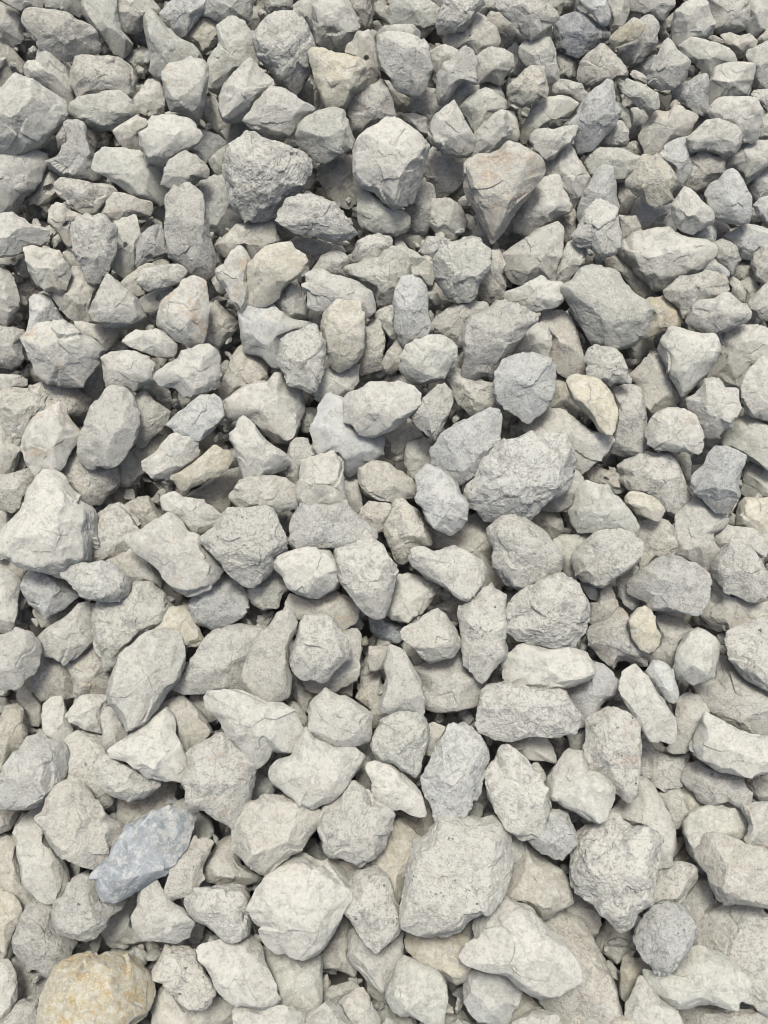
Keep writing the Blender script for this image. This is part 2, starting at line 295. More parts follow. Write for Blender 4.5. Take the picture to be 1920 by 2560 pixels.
# ------------------------------------------------------------------ traced stones
# one line each: individual?|depth offset mm|tone|outline in photo pixels|ridge points|label
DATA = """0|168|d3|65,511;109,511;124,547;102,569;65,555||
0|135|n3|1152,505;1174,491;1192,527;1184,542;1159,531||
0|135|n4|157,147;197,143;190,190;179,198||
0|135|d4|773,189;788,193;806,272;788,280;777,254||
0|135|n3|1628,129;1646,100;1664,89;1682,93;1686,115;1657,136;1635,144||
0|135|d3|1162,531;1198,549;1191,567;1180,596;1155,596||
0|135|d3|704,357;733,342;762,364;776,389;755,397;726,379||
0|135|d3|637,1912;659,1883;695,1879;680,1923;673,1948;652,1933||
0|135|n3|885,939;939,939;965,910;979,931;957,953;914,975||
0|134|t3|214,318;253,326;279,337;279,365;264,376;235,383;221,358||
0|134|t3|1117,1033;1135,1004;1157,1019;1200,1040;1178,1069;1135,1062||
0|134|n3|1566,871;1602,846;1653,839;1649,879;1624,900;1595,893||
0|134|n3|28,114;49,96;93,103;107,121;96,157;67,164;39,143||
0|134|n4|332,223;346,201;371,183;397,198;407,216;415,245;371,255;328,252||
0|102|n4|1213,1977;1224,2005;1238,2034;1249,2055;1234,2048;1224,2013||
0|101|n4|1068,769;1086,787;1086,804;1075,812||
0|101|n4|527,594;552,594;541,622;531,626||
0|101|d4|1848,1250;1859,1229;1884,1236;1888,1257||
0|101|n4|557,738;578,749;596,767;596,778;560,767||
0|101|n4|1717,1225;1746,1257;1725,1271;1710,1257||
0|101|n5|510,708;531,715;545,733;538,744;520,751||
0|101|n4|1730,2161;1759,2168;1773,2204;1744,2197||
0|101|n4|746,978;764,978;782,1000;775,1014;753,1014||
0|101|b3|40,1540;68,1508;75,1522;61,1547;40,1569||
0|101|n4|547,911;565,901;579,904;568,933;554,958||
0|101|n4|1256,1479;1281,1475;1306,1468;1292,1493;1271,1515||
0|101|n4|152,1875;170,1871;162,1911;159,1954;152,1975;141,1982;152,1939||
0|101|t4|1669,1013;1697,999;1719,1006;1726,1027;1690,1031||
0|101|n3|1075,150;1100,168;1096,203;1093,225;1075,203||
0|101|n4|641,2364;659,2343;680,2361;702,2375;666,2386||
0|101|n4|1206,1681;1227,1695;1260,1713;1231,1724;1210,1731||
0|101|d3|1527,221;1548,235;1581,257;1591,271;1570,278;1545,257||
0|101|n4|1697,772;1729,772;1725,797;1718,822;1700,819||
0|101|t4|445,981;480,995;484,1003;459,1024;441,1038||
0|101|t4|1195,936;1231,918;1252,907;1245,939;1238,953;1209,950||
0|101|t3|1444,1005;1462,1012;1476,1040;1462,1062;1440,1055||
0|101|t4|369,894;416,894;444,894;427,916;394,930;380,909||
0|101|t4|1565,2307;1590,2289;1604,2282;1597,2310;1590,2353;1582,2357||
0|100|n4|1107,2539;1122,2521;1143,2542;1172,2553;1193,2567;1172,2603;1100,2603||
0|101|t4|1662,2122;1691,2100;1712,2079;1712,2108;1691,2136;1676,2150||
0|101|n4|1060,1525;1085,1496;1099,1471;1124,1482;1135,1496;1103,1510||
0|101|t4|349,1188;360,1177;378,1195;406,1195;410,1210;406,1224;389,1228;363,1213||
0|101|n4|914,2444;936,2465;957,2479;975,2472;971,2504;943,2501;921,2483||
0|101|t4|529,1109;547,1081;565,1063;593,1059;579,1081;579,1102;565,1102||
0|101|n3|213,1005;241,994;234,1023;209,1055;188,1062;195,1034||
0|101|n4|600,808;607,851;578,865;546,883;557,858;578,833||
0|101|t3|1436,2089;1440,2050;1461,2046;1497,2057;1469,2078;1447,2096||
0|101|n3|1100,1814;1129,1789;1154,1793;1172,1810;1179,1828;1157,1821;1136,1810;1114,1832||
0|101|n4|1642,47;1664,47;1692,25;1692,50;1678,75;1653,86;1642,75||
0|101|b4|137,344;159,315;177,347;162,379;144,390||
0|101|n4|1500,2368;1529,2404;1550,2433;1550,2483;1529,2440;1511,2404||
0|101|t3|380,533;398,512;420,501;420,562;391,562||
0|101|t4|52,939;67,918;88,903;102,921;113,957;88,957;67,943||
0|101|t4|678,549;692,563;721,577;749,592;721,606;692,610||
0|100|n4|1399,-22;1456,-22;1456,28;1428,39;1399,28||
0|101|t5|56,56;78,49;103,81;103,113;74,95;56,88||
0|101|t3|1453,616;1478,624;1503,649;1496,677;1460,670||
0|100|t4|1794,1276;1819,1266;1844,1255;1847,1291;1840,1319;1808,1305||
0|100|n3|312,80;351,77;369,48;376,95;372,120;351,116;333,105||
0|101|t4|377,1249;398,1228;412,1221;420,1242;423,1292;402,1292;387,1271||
0|100|t4|114,569;125,562;142,580;160,605;153,627;117,619;107,616||
0|101|y4|1080,490;1112,486;1137,475;1165,454;1173,490;1151,511;1122,500;1087,500||
0|100|t4|1003,2059;1042,2066;1078,2066;1056,2095;1042,2116;1024,2131;1021,2095||
0|101|n3|184,2354;209,2351;237,2343;259,2329;244,2379;219,2386;187,2379||
0|101|n4|1147,1779;1190,1768;1197,1804;1233,1836;1205,1839;1169,1811||
0|100|n3|1496,1770;1514,1749;1543,1720;1557,1742;1571,1778;1578,1792;1550,1778;1528,1770;1500,1781||
0|101|n4|756,396;778,385;792,418;792,439;781,486;756,482;767,432||
0|101|n4|396,1765;418,1729;439,1700;464,1718;475,1736;446,1750;410,1772||
0|100|d3|607,1533;625,1504;643,1519;668,1526;654,1561;618,1576;597,1569||
0|100|t4|621,1;646,1;664,12;661,41;646,69;632,80;603,62;618,41||
0|100|t3|1067,714;1088,704;1103,725;1124,746;1142,757;1124,771;1103,779;1067,771||
0|100|t4|684,1279;720,1272;748,1261;756,1268;748,1297;734,1336;713,1340;698,1311||
0|100|n4|1256,199;1281,182;1299,189;1270,214;1270,253;1306,271;1328,271;1320,314;1306,325;1288,307;1277,278;1263,250||
0|100|t4|930,208;955,186;973,201;991,226;1026,244;1026,272;991,290;980,251;969,222||
0|100|t4|1228,594;1253,573;1278,555;1300,584;1321,594;1289,616;1261,630;1239,616||
0|100|n4|1754,1129;1765,1071;1801,1075;1808,1107;1794,1118;1765,1150;1754,1168;1729,1154;1726,1136||
0|100|t5|981,594;1007,573;1042,573;1071,566;1071,587;1064,612;1042,634;1021,627;999,612||
0|100|t3|226,1271;248,1257;269,1235;291,1218;323,1218;348,1246;312,1268;291,1264;262,1282||
0|100|n4|305,152;326,127;355,116;376,127;380,170;376,184;341,198;323,173||
0|101|t3|415,2365;437,2351;465,2337;490,2312;515,2322;544,2344;508,2365;494,2380;465,2372;437,2372||
0|100|t4|41,711;66,693;91,700;112,725;130,725;141,747;130,758;123,743;102,736;80,743;73,758;73,776;45,776||
0|99|n4|924,2504;966,2504;995,2533;1038,2543;1045,2593;938,2604||
0|100|n3|734,2128;759,2099;788,2095;805,2117;816,2142;841,2153;834,2167;805,2163;780,2156;766,2149;730,2153||
0|100|t4|1249,1031;1278,1028;1306,1053;1321,1060;1313,1089;1299,1103;1263,1114;1245,1110||
0|99|t3m|-37,90;-1,101;20,112;42,133;63,158;70,187;60,212;17,226;-1,233;-37,240||
1|100|n4|238,2378;266,2353;331,2353;381,2349;420,2353;402,2378;366,2407;352,2417;331,2396;302,2385;266,2382||small greenish-grey flat-lying elongated stone between the ochre boulder and the raised-nose stone
1|100|d3|28,2395;53,2392;74,2413;103,2428;124,2442;114,2481;96,2503;46,2506;42,2467||small dark grey upright oblong stone touching the left side of the ochre boulder
1|99|n3|1492,2330;1514,2301;1535,2308;1564,2304;1578,2330;1593,2358;1589,2372;1564,2394;1542,2412;1521,2394;1499,2372;1485,2351||small greenish-grey rounded stone between the huge rugged boulder and the brown-patched long stone
0|67|w6|1061,-18;1117,-18;1114,14;1096,18;1068,0||
0|67|t4|1764,94;1785,87;1810,101;1810,112;1792,112||
0|66|n5|1892,102;1917,73;1942,59;1942,116;1899,116||
0|67|b4|50,853;64,864;75,892;85,906;61,899;50,878||
0|67|n4|-29,904;28,918;52,911;42,929;17,936;-29,940||
0|67|t4|33,1169;47,1148;58,1137;68,1165;68,1180;43,1183||
0|66|n5|1350,-22;1414,-22;1407,21;1400,39;1372,14||
0|67|n6|1721,161;1739,175;1749,193;1725,203;1707,210;1714,182||
0|67|t4|826,1726;855,1716;883,1708;880,1740;855,1740||
0|67|n4|645,1540;659,1533;688,1526;680,1547;666,1568;652,1568;641,1554||
0|67|n4|1122,926;1139,898;1157,870;1161,898;1164,923;1136,926||
0|67|n5|1710,346;1727,324;1738,296;1759,285;1780,293;1749,321;1724,342||
0|67|t5|1183,595;1183,570;1197,560;1214,574;1229,595;1211,609||
0|67|n4|928,16;946,2;956,9;974,44;985,66;974,66;946,41||
0|67|n5|766,797;780,772;809,783;805,811;805,829;784,818||
0|67|n5|679,1932;686,1904;700,1886;728,1883;732,1890;707,1904;686,1925;689,1957;710,1985;689,1985;679,1968||
0|67|t5m|1540,368;1569,357;1590,353;1608,368;1615,396;1597,392;1569,378||
0|67|t4|154,631;175,623;189,645;211,673;189,684;172,670||
0|67|t4|1635,1526;1671,1526;1702,1530;1702,1558;1671,1551;1639,1548||
0|67|w6|410,283;421,272;442,280;467,290;481,294;484,311;456,311;417,297||
0|67|n4|1000,1617;1021,1610;1049,1635;1063,1649;1053,1663;1039,1674;1024,1645||
0|67|n5|1791,1606;1809,1606;1820,1635;1834,1663;1805,1670;1791,1663||
0|67|b5|262,2034;280,2005;283,1991;298,1998;301,2034;305,2062;280,2059||
0|67|b4|1585,169;1609,148;1631,137;1645,137;1634,162;1624,187;1609,194;1588,180||
0|67|n5|1848,705;1873,691;1891,701;1898,726;1877,751;1862,765;1862,730||
0|67|w5|1811,701;1832,691;1853,705;1864,730;1861,758;1843,748;1825,737;1829,719||
0|67|w5|1206,208;1231,201;1248,212;1259,237;1259,265;1224,237;1195,223||
0|67|t4m|1828,693;1842,661;1860,654;1885,665;1885,686;1860,707;1838,700||
0|67|t5|76,375;100,364;129,343;139,340;143,364;143,382;129,396;104,389||
0|67|t5|1763,560;1781,546;1806,550;1824,567;1824,585;1799,599;1788,596||
0|66|w4mp|654,-22;732,-22;732,21;718,31;693,31;672,35;661,10||
0|67|b4m|1267,124;1288,109;1299,120;1306,155;1313,170;1299,187;1274,187;1281,155||
0|67|n4|1686,1133;1722,1133;1729,1161;1725,1197;1722,1225;1711,1204;1697,1168||
0|67|n5|749,1033;764,1019;785,1019;799,1026;788,1054;781,1082;760,1075;746,1061||
0|67|n5|519,402;544,377;573,356;573,377;562,405;562,444;544,441;530,423||
0|66|t4|-29,2019;17,2022;56,2019;45,2047;28,2072;-1,2086;-29,2086||
0|66|w6|1575,272;1593,268;1611,275;1621,293;1621,307;1603,329;1579,339;1568,332;1579,311||
0|66|n4|1203,-22;1267,-22;1256,20;1231,38;1203,49;1185,35||
0|67|w6|985,286;1035,282;1067,293;1070,328;1070,350;1053,339;1028,311;999,296||
0|67|n5|1197,1946;1211,1964;1218,1982;1211,2014;1201,2049;1176,2042;1162,2035;1183,2007;1194,1978||
0|67|t4|961,952;986,938;1007,934;1029,948;1054,959;1064,980;1057,998;1000,963||
0|66|w6|1868,1951;1893,1941;1949,1937;1949,2008;1900,2005;1879,1983||
0|66|n4|732,236;746,208;760,197;782,212;785,254;782,275;753,258||
0|66|n5|1413,1830;1434,1819;1462,1823;1469,1844;1462,1872;1441,1883;1423,1872;1420,1851||
0|67|n4|364,2419;399,2401;406,2419;385,2451;388,2493;399,2501;388,2543;349,2564;371,2536;381,2501;378,2458||
0|67|n4m|356,972;380,961;405,965;427,979;430,1007;423,1032;405,1014;377,993||
0|66|b4m|1868,463;1893,434;1921,413;1946,403;1946,480;1900,502;1885,498||
0|67|t3m|1392,557;1413,532;1434,507;1441,539;1438,585;1420,607;1406,610;1406,582||
0|66|w5m|1381,130;1406,130;1431,137;1441,151;1438,190;1424,201;1399,197;1392,169||
0|66|t4|-20,648;34,641;62,634;69,662;80,694;51,694;16,676;-2,665||
0|66|b5m|1047,629;1061,604;1071,590;1103,593;1132,600;1110,622;1093,639;1086,661;1068,646||
0|66|d3mr|1066,1534;1094,1513;1123,1495;1144,1491;1172,1506;1158,1534;1144,1552;1123,1541;1094,1527||
0|66|w6|732,13;746,2;782,-12;796,-1;789,34;785,69;774,77;753,52;732,30||
0|67|d5|468,1745;482,1727;511,1724;518,1742;521,1770;543,1795;560,1813;535,1813;511,1798;489,1777||
0|66|n4|95,-29;212,-29;212,42;194,42;162,28;113,21;99,14||
0|67|n4|809,2515;812,2479;826,2465;855,2458;883,2448;915,2465;911,2472;890,2472;862,2490;844,2508||
0|66|b6|624,2001;617,1990;631,1955;638,1923;660,1937;677,1951;685,1973;681,1990;653,1997;635,2008||
0|66|t3m|853,-23;924,-23;931,27;931,62;917,80;888,83;895,51;878,16||
0|66|y4|1696,1961;1717,1957;1738,1982;1760,2003;1781,2017;1749,2035;1724,2049;1710,2007||
0|66|t4|735,1701;753,1701;781,1718;813,1729;799,1743;778,1764;771,1786;753,1772;735,1743||
0|66|t5|1142,2320;1177,2292;1199,2281;1192,2320;1177,2366;1163,2384;1142,2366;1128,2331||
0|66|t4|1534,454;1566,454;1580,475;1594,496;1584,521;1563,542;1541,532;1538,500||
0|66|t4|1800,87;1825,80;1850,90;1874,83;1892,101;1892,119;1867,133;1850,147;1835,136;1825,122;1807,111||
0|66|n4|251,885;258,910;261,952;261,973;243,995;222,1002;208,984;194,966;222,938||
0|67|w5|857,1176;882,1176;893,1194;896,1215;907,1243;907,1279;896,1300;882,1286;868,1261;861,1236||
0|67|y5|328,1129;349,1111;378,1090;406,1072;427,1072;435,1083;406,1108;392,1136;364,1161;346,1154||
0|66|b3|920,1539;949,1539;981,1553;1005,1564;1012,1596;991,1610;956,1599;927,1578||
0|66|t5|75,1512;92,1523;110,1541;142,1533;170,1516;199,1491;213,1502;192,1530;170,1551;135,1569;99,1565;78,1541||
0|66|b4|475,375;493,336;500,322;525,329;553,343;571,358;546,379;525,400;514,411;493,386|524,351,5|
0|67|t4|42,1735;53,1717;74,1710;85,1735;103,1756;106,1777;106,1830;88,1827;74,1809;64,1788;53,1770;42,1752||
0|65|w5|1865,-17;1936,-17;1936,76;1893,97;1872,90;1858,68;1872,40||
0|66|n4|289,1161;310,1140;328,1126;342,1140;360,1168;360,1183;338,1207;324,1218;289,1218;285,1197|317,1169,5|
0|67|n4|880,1862;905,1847;923,1862;937,1890;919,1904;923,1933;937,1975;951,2011;923,1993;895,1964;887,1933;902,1897||
0|66|w5m|1023,260;1034,238;1062,221;1090,221;1097,249;1108,267;1087,292;1072,320;1055,292;1026,285||
0|66|t5mr|1448,1181;1469,1171;1494,1164;1515,1174;1540,1178;1565,1178;1561,1210;1558,1231;1544,1242;1526,1224;1508,1213;1480,1210;1459,1203||
0|66|n5|1862,1167;1872,1153;1901,1167;1943,1174;1943,1256;1901,1252;1872,1238;1855,1224;1858,1195||
0|66|y4|1382,946;1428,946;1439,971;1428,996;1446,1024;1442,1049;1410,1035;1364,1024;1386,989||
0|65|w4|-36,-3;-1,4;27,18;52,36;59,68;56,96;31,117;6,110;-22,96|10,61,6|
0|66|t5m|305,1266;326,1252;354,1241;372,1241;386,1262;400,1287;404,1298;379,1319;358,1330;344,1316;326,1291|354,1277,5|
0|66|y4|1305,2480;1334,2498;1369,2523;1341,2548;1287,2576;1234,2576;1263,2541;1284,2512||
0|66|t4|100,437;129,423;157,430;164,448;154,480;129,501;100,515;79,508;69,501;90,473||
0|66|t5|1309,1304;1323,1275;1362,1268;1394,1275;1408,1304;1412,1332;1390,1343;1380,1350;1355,1328||
0|66|n4|419,1991;444,1977;465,1998;490,2026;526,2048;536,2076;533,2090;501,2104;476,2104;479,2076;487,2048;465,2026;437,2016;416,2012||
0|66|t5m|1218,53;1229,31;1250,31;1279,53;1300,81;1328,95;1307,109;1279,124;1257,127;1243,95;1226,70||
0|66|n6|985,616;992,609;1014,616;1042,634;1070,651;1088,666;1088,705;1070,715;1053,701;1028,705;1014,687;1017,662;1000,634|1052,669,4|
0|66|t4|1405,2269;1426,2255;1430,2227;1444,2234;1469,2252;1497,2287;1504,2305;1490,2326;1469,2333;1447,2312;1419,2291||
1|66|y5|467,77;489,56;506,42;528,42;545,56;549,84;545,106;528,123;506,134;492,116;460,102;450,95|516,57,5;533,101,4;503,101,4|small cream chunky stone between the pear-shaped greenish stone and the waisted pale stone
0|66|t4m|959,1091;973,1069;1001,1059;1022,1055;1044,1073;1058,1094;1030,1094;1015,1115;1012,1137;994,1151;966,1144;959,1123||
1|66|y4sr|1555,2389;1569,2385;1590,2396;1611,2407;1622,2421;1615,2442;1597,2453;1586,2474;1579,2502;1569,2516;1555,2502;1547,2474;1551,2431||flat greenish shard with a small rusty spot, bottom right of the pile
0|66|n4|1638,1974;1670,1974;1698,1956;1705,1985;1726,2034;1712,2063;1677,2077;1663,2034||
1|65|w5|332,246;346,232;371,196;400,207;410,228;414,264;410,285;378,306;343,292;332,271|358,250,5;388,243,5|small pale chunky stone between the brown-faced white block and the pear-shaped greenish stone
0|66|y5r|1062,1990;1080,2012;1094,2033;1105,2054;1098,2093;1034,2093;999,2058;988,2029;1027,2036;1052,2033||
1|65|n4|720,603;742,592;781,596;830,610;866,617;869,635;852,628;823,631;802,649;781,670;766,688;766,706;731,709;752,684;763,659;752,638;731,617||small greenish-grey flat-lying oblong stone between the scallop-edged beige stone and the dark crusty boulder
1|66|w5|1688,2257;1709,2235;1724,2214;1738,2200;1759,2196;1773,2203;1780,2228;1787,2257;1784,2274;1766,2281;1755,2299;1741,2317;1731,2299;1717,2281;1702,2267|1725,2250,6;1758,2213,4;1738,2287,4|small pale chunky stone between the round bluish-grey stone and the right-edge beige boulder
1|66|w5|1016,1099;1038,1092;1062,1099;1080,1116;1091,1145;1105,1170;1094,1180;1070,1180;1052,1187;1045,1205;1027,1194;1013,1163;1009,1134|1062,1152,5|small pale chunky stone between the half blue stone and the leaf-shaped slab
1|66|t4|512,254;540,240;551,268;558,297;586,307;621,290;639,332;604,346;575,364;558,346;533,321;515,290||small beige slanting oblong stone between the round pitted boulder and the kite-shaped stone
0|66|t4|-30,1409;16,1398;40,1413;69,1423;58,1448;51,1473;69,1498;72,1508;51,1526;40,1544;16,1508||
1|65|t4|519,754;544,761;566,782;587,796;601,810;587,832;566,853;544,874;502,867;509,832;516,796||small beige chunky stone between the rust-spotted tall stone and the chunky thin-pointed stone
1|65|w6|1766,-9;1869,-16;1876,26;1872,51;1858,69;1826,83;1798,86;1780,72;1787,51;1776,23||small pale chunky stone a little way up and right from the smooth pale oval
1|66|t5|890,1746;904,1710;911,1682;933,1675;957,1668;950,1700;957,1735;947,1771;979,1778;975,1799;950,1824;933,1842;915,1842;929,1799;929,1778;908,1760||small beige upright elongated stone at the lower left of the tooth-shaped stone
1|66|d4m|1045,449;1059,442;1070,463;1080,492;1091,520;1077,562;1056,584;1027,584;1009,562;1006,534;1027,506||small mottled dark grey elongated stone at the lower right of the giant smooth white boulder
1|65|w5|1077,512;1094,497;1123,494;1144,508;1158,526;1169,554;1158,583;1130,600;1094,590;1073,558|1119,540,5|small pale chunky stone just above the crusty disc stone
1|66|n4|261,2322;282,2290;296,2261;310,2240;339,2226;349,2240;342,2268;328,2290;332,2318;346,2332;360,2350;332,2357;282,2361;261,2346;254,2332||small greenish-grey upright oblong stone between the slit-marked stone and the slate-blue stone
1|66|t4|799,2379;813,2361;827,2336;845,2308;855,2280;866,2276;877,2301;884,2329;877,2365;870,2386;891,2414;884,2436;848,2425;813,2418;799,2400||small beige upright oblong stone between the huge clean white boulder and the yellow-sided speckled stone
1|65|b4|1576,533;1587,505;1608,491;1644,516;1669,508;1686,491;1686,505;1679,540;1686,576;1658,590;1615,590;1580,576||small bluish chunky stone between the hollowed knobbly stone and the very wide pale stone
1|65|t5|463,1240;498,1219;534,1194;569,1180;597,1169;612,1197;594,1215;580,1247;573,1275;559,1290;544,1290;516,1265;488,1247||small beige slanting oblong stone between the white-ledged wedge and the cream splinter
1|65|d6|1063,376;1085,376;1113,383;1138,393;1152,411;1163,432;1163,453;1138,478;1113,492;1092,489;1074,461;1056,432;1053,404|1109,429,5;1143,405,4|small dark grey chunky stone between the giant smooth white boulder and the pyramid stone
1|66|t5m|1470,668;1509,640;1541,633;1569,643;1597,636;1626,654;1643,679;1654,700;1647,718;1626,735;1608,750;1590,735;1569,704;1544,682;1516,668;1491,675|1579,669,5|small mottled beige flat-lying elongated stone at the lower left of the very wide pale stone
1|65|t6|598,868;612,865;634,882;655,900;669,918;669,946;655,967;602,978;566,999;549,1013;545,982;556,950;570,921;581,889|602,922,6|medium beige slanting oblong stone between the cracked jagged stone and the tapering pale blue stone
1|65|t5m|75,1696;86,1674;93,1646;96,1621;121,1632;142,1646;160,1657;174,1678;185,1696;192,1720;185,1742;164,1745;135,1745;114,1752;103,1756;89,1738;79,1717|111,1719,5;152,1686,5|medium mottled beige chunky stone a little way to the left of the lens-shaped diagonal slab
1|66|t5m|293,1999;322,1996;364,1988;393,1974;403,1949;428,1949;442,1964;435,1996;414,2027;389,2042;364,2056;336,2077;300,2084;300,2035||small mottled beige slanting elongated stone between the slate-blue stone and the flat white triangle
1|65|w5m|1600,1855;1622,1851;1636,1873;1657,1883;1686,1890;1710,1887;1717,1922;1717,1951;1693,1968;1661,1979;1643,1968;1622,1958;1597,1947;1597,1904|1657,1925,5|medium mottled pale chunky stone between the dark-blotched knobbly stone and the long cigar stone
1|65|t4|795,420;820,399;848,385;884,392;891,438;912,474;898,495;873,520;848,513;820,495;806,466;792,438|848,446,6|medium beige chunky stone between the giant smooth white boulder and the greenish cube
1|65|b5|501,460;522,442;561,438;572,470;572,499;586,523;615,552;622,562;593,577;551,587;519,577;508,523|531,473,4;558,506,5|blue-grey slab standing upright, upper left of the pile
1|66|t4|-30,2080;12,2072;37,2055;41,2097;44,2140;55,2168;58,2204;72,2232;90,2246;76,2264;55,2278;26,2267;-30,2257||medium beige upright elongated stone touching the left side of the crack-crossed stone
1|65|t5mr|155,1651;176,1647;201,1626;223,1608;237,1597;247,1612;265,1633;293,1661;286,1690;279,1711;276,1739;251,1736;223,1736;205,1746;187,1739;184,1711;176,1686||medium mottled beige chunky stone between the grainy grey-white boulder and the lens-shaped diagonal slab
1|64|t5|1077,1325;1112,1332;1151,1318;1166,1293;1183,1286;1205,1293;1229,1300;1240,1314;1229,1336;1236,1378;1233,1414;1254,1442;1261,1456;1254,1477;1222,1481;1197,1477;1212,1435;1190,1399;1134,1371;1098,1375;1073,1368|1197,1338,5|medium beige slanting oblong stone between the bird-shaped stone and the black-dotted boulder
0|33|w6|1572,189;1586,175;1603,182;1621,196;1617,213;1596,203||
0|33|n5|527,681;541,668;541,692;558,716;572,744;558,741;541,727;531,709||
0|33|w5|1223,770;1241,749;1265,753;1282,767;1254,784||
0|33|n5|1318,1904;1342,1904;1359,1925;1366,1946;1363,1974;1339,1932||
0|32|n5|1893,338;1903,297;1920,283;1941,269;1941,352;1900,349||
0|33|y5|625,2296;639,2310;653,2331;660,2341;649,2358;642,2365;625,2345||
0|32|n5m|1872,236;1893,225;1917,222;1941,229;1941,278;1921,285;1907,271;1900,257||
0|33|n5|1307,367;1328,364;1349,385;1366,405;1366,426;1353,419||
0|33|w5|-28,1275;7,1282;21,1313;7,1344;14,1393;7,1403;-28,1407||
0|33|b6|1447,1448;1464,1448;1485,1466;1496,1480;1492,1511;1471,1493;1451,1466||
0|33|n5|709,1756;723,1745;744,1759;761,1780;771,1798;765,1822;747,1801;726,1777||
0|32|b5|1882,513;1900,495;1941,481;1941,558;1921,568;1893,541||
0|33|t5|1528,242;1545,249;1559,266;1573,276;1577,304;1580,325;1566,322;1552,308;1535,304;1542,280||
0|33|w5|1247,283;1257,269;1278,276;1292,297;1299,328;1302,352;1295,366;1271,356;1278,324;1268,297||
0|32|t6|-2,-21;103,-21;103,17;92,34;68,34;40,24;19,10;2,0||
0|33|b5m|1740,679;1761,648;1771,637;1789,651;1813,669;1827,683;1820,703;1810,696;1792,683;1764,683||
0|32|t4m|1545,536;1569,540;1590,540;1600,561;1607,581;1580,592;1552,606;1552,575||
0|33|b4m|1410,727;1427,727;1448,787;1462,839;1472,856;1455,856;1434,821;1417,769||
0|32|b5m|1723,595;1730,570;1751,560;1783,560;1790,581;1786,609;1772,629;1758,605||
0|32|t5|922,1617;943,1614;974,1617;967,1645;960,1669;939,1680;922,1680;918,1652||
0|32|w6|-29,935;17,935;51,938;69,952;69,966;41,976;17,990;-29,994||
0|32|t5|400,644;403,661;379,665;351,672;341,692;348,724;365,738;344,748;323,734;295,710;320,689;348,668;372,654||
0|33|w5|1068,1802;1096,1809;1110,1826;1103,1844;1093,1865;1079,1889;1062,1913;1048,1913;1062,1882;1068,1851||
0|32|t6m|1879,662;1886,634;1907,613;1942,600;1942,697;1907,711;1889,700||
0|32|w5m|1535,303;1556,306;1573,324;1570,334;1573,351;1563,362;1528,369;1497,362;1514,334||
0|33|n5|1167,195;1184,205;1195,215;1205,215;1191,233;1170,247;1153,268;1122,264;1101,282;1122,243;1143,215|1170,223,4|
0|32|w6|1862,764;1879,743;1900,722;1928,694;1942,694;1942,798;1914,802;1886,791;1869,777|1900,777,5|
0|32|n5m|939,783;956,769;977,766;991,769;991,804;998,832;994,846;977,849;959,828;946,811;935,793||
0|33|w5|1250,2059;1274,2066;1292,2080;1309,2104;1309,2122;1299,2143;1281,2157;1271,2167;1264,2136;1261,2094||
0|32|w6r|1514,-22;1574,-22;1574,27;1563,58;1542,82;1525,86;1528,61;1518,27||
0|32|w5m|1375,237;1386,212;1403,198;1427,202;1455,209;1462,226;1476,237;1462,254;1448,264;1427,243;1400,237||
0|32|w5|1075,128;1092,117;1113,110;1144,124;1155,135;1123,162;1102,176;1095,197;1078,169||
0|32|t5|952,909;969,878;990,850;1004,836;1018,850;1014,888;1004,923;990,933;969,926|990,885,5|
0|32|w6|346,746;370,736;398,722;426,715;447,719;440,736;426,757;405,774;377,781;360,781|365,763,4;398,750,5|
0|32|n4m|1538,1442;1562,1431;1590,1417;1600,1403;1600,1424;1583,1445;1583,1473;1597,1494;1597,1508;1583,1528;1562,1515;1548,1490||
0|32|t6|-28,1038;-1,1052;17,1087;38,1114;55,1121;48,1149;34,1177;10,1191;-18,1198||
0|32|w5|1571,-21;1699,-21;1693,13;1672,27;1654,52;1640,48;1616,38;1588,31;1567,24||
0|32|w5m|1771,635;1784,604;1805,597;1826,604;1844,618;1847,642;1840,663;1830,691;1809,670;1784,652||
0|32|w5m|884,625;895,601;922,587;947,587;971,601;978,618;957,628;947,646;922,649;912,656;888,649|929,618,5|
0|31|w5m|-1,2557;16,2533;40,2508;61,2498;82,2505;99,2495;96,2540;96,2581;68,2627;-1,2627;-22,2592||
0|32|w5|1862,144;1872,127;1900,113;1942,99;1942,210;1917,228;1893,228;1883,207;1886,169||
0|32|t5m|1474,1506;1491,1506;1495,1471;1512,1464;1526,1458;1536,1492;1543,1517;1536,1534;1512,1551;1488,1558;1474,1551||
0|32|t6|279,327;303,310;341,289;362,296;376,313;359,324;348,331;352,376;317,376;299,359|314,321,5;338,344,4|
0|32|w5|173,806;201,806;236,810;271,817;295,824;299,837;285,862;264,883;250,890;246,869;222,848;194,827||
0|32|d5mp|804,641;825,627;849,627;863,634;877,651;870,658;863,669;863,683;849,690;828,693;811,683;786,696;769,717;762,738;762,696;783,669|828,655,6|
0|32|w6|249,1789;263,1769;277,1755;287,1776;297,1796;311,1821;322,1835;311,1849;291,1873;270,1869;256,1859;256,1831||
1|32|w4|-35,660;0,667;24,684;41,712;48,743;48,771;31,795;10,813;-18,820||small pale upright elongated stone a little way down and left from the pinkish oval
0|32|t4m|894,1297;905,1269;922,1252;946,1255;971,1262;981,1269;971,1297;960,1325;943,1335;915,1335;901,1311|939,1294,5|
1|32|d7m|692,1183;706,1162;719,1135;726,1107;740,1093;758,1103;765,1117;779,1128;786,1138;768,1148;754,1162;747,1197;737,1208;719,1201;702,1197|737,1152,5|crumpled grey stone with a knob on top, middle centre of the pile
1|32|w5|678,756;699,736;713,715;730,708;748,722;761,746;772,770;765,791;744,795;730,802;713,791;695,781|727,753,6|small pale chunky stone between the tapering pale blue stone and the scallop-edged beige stone
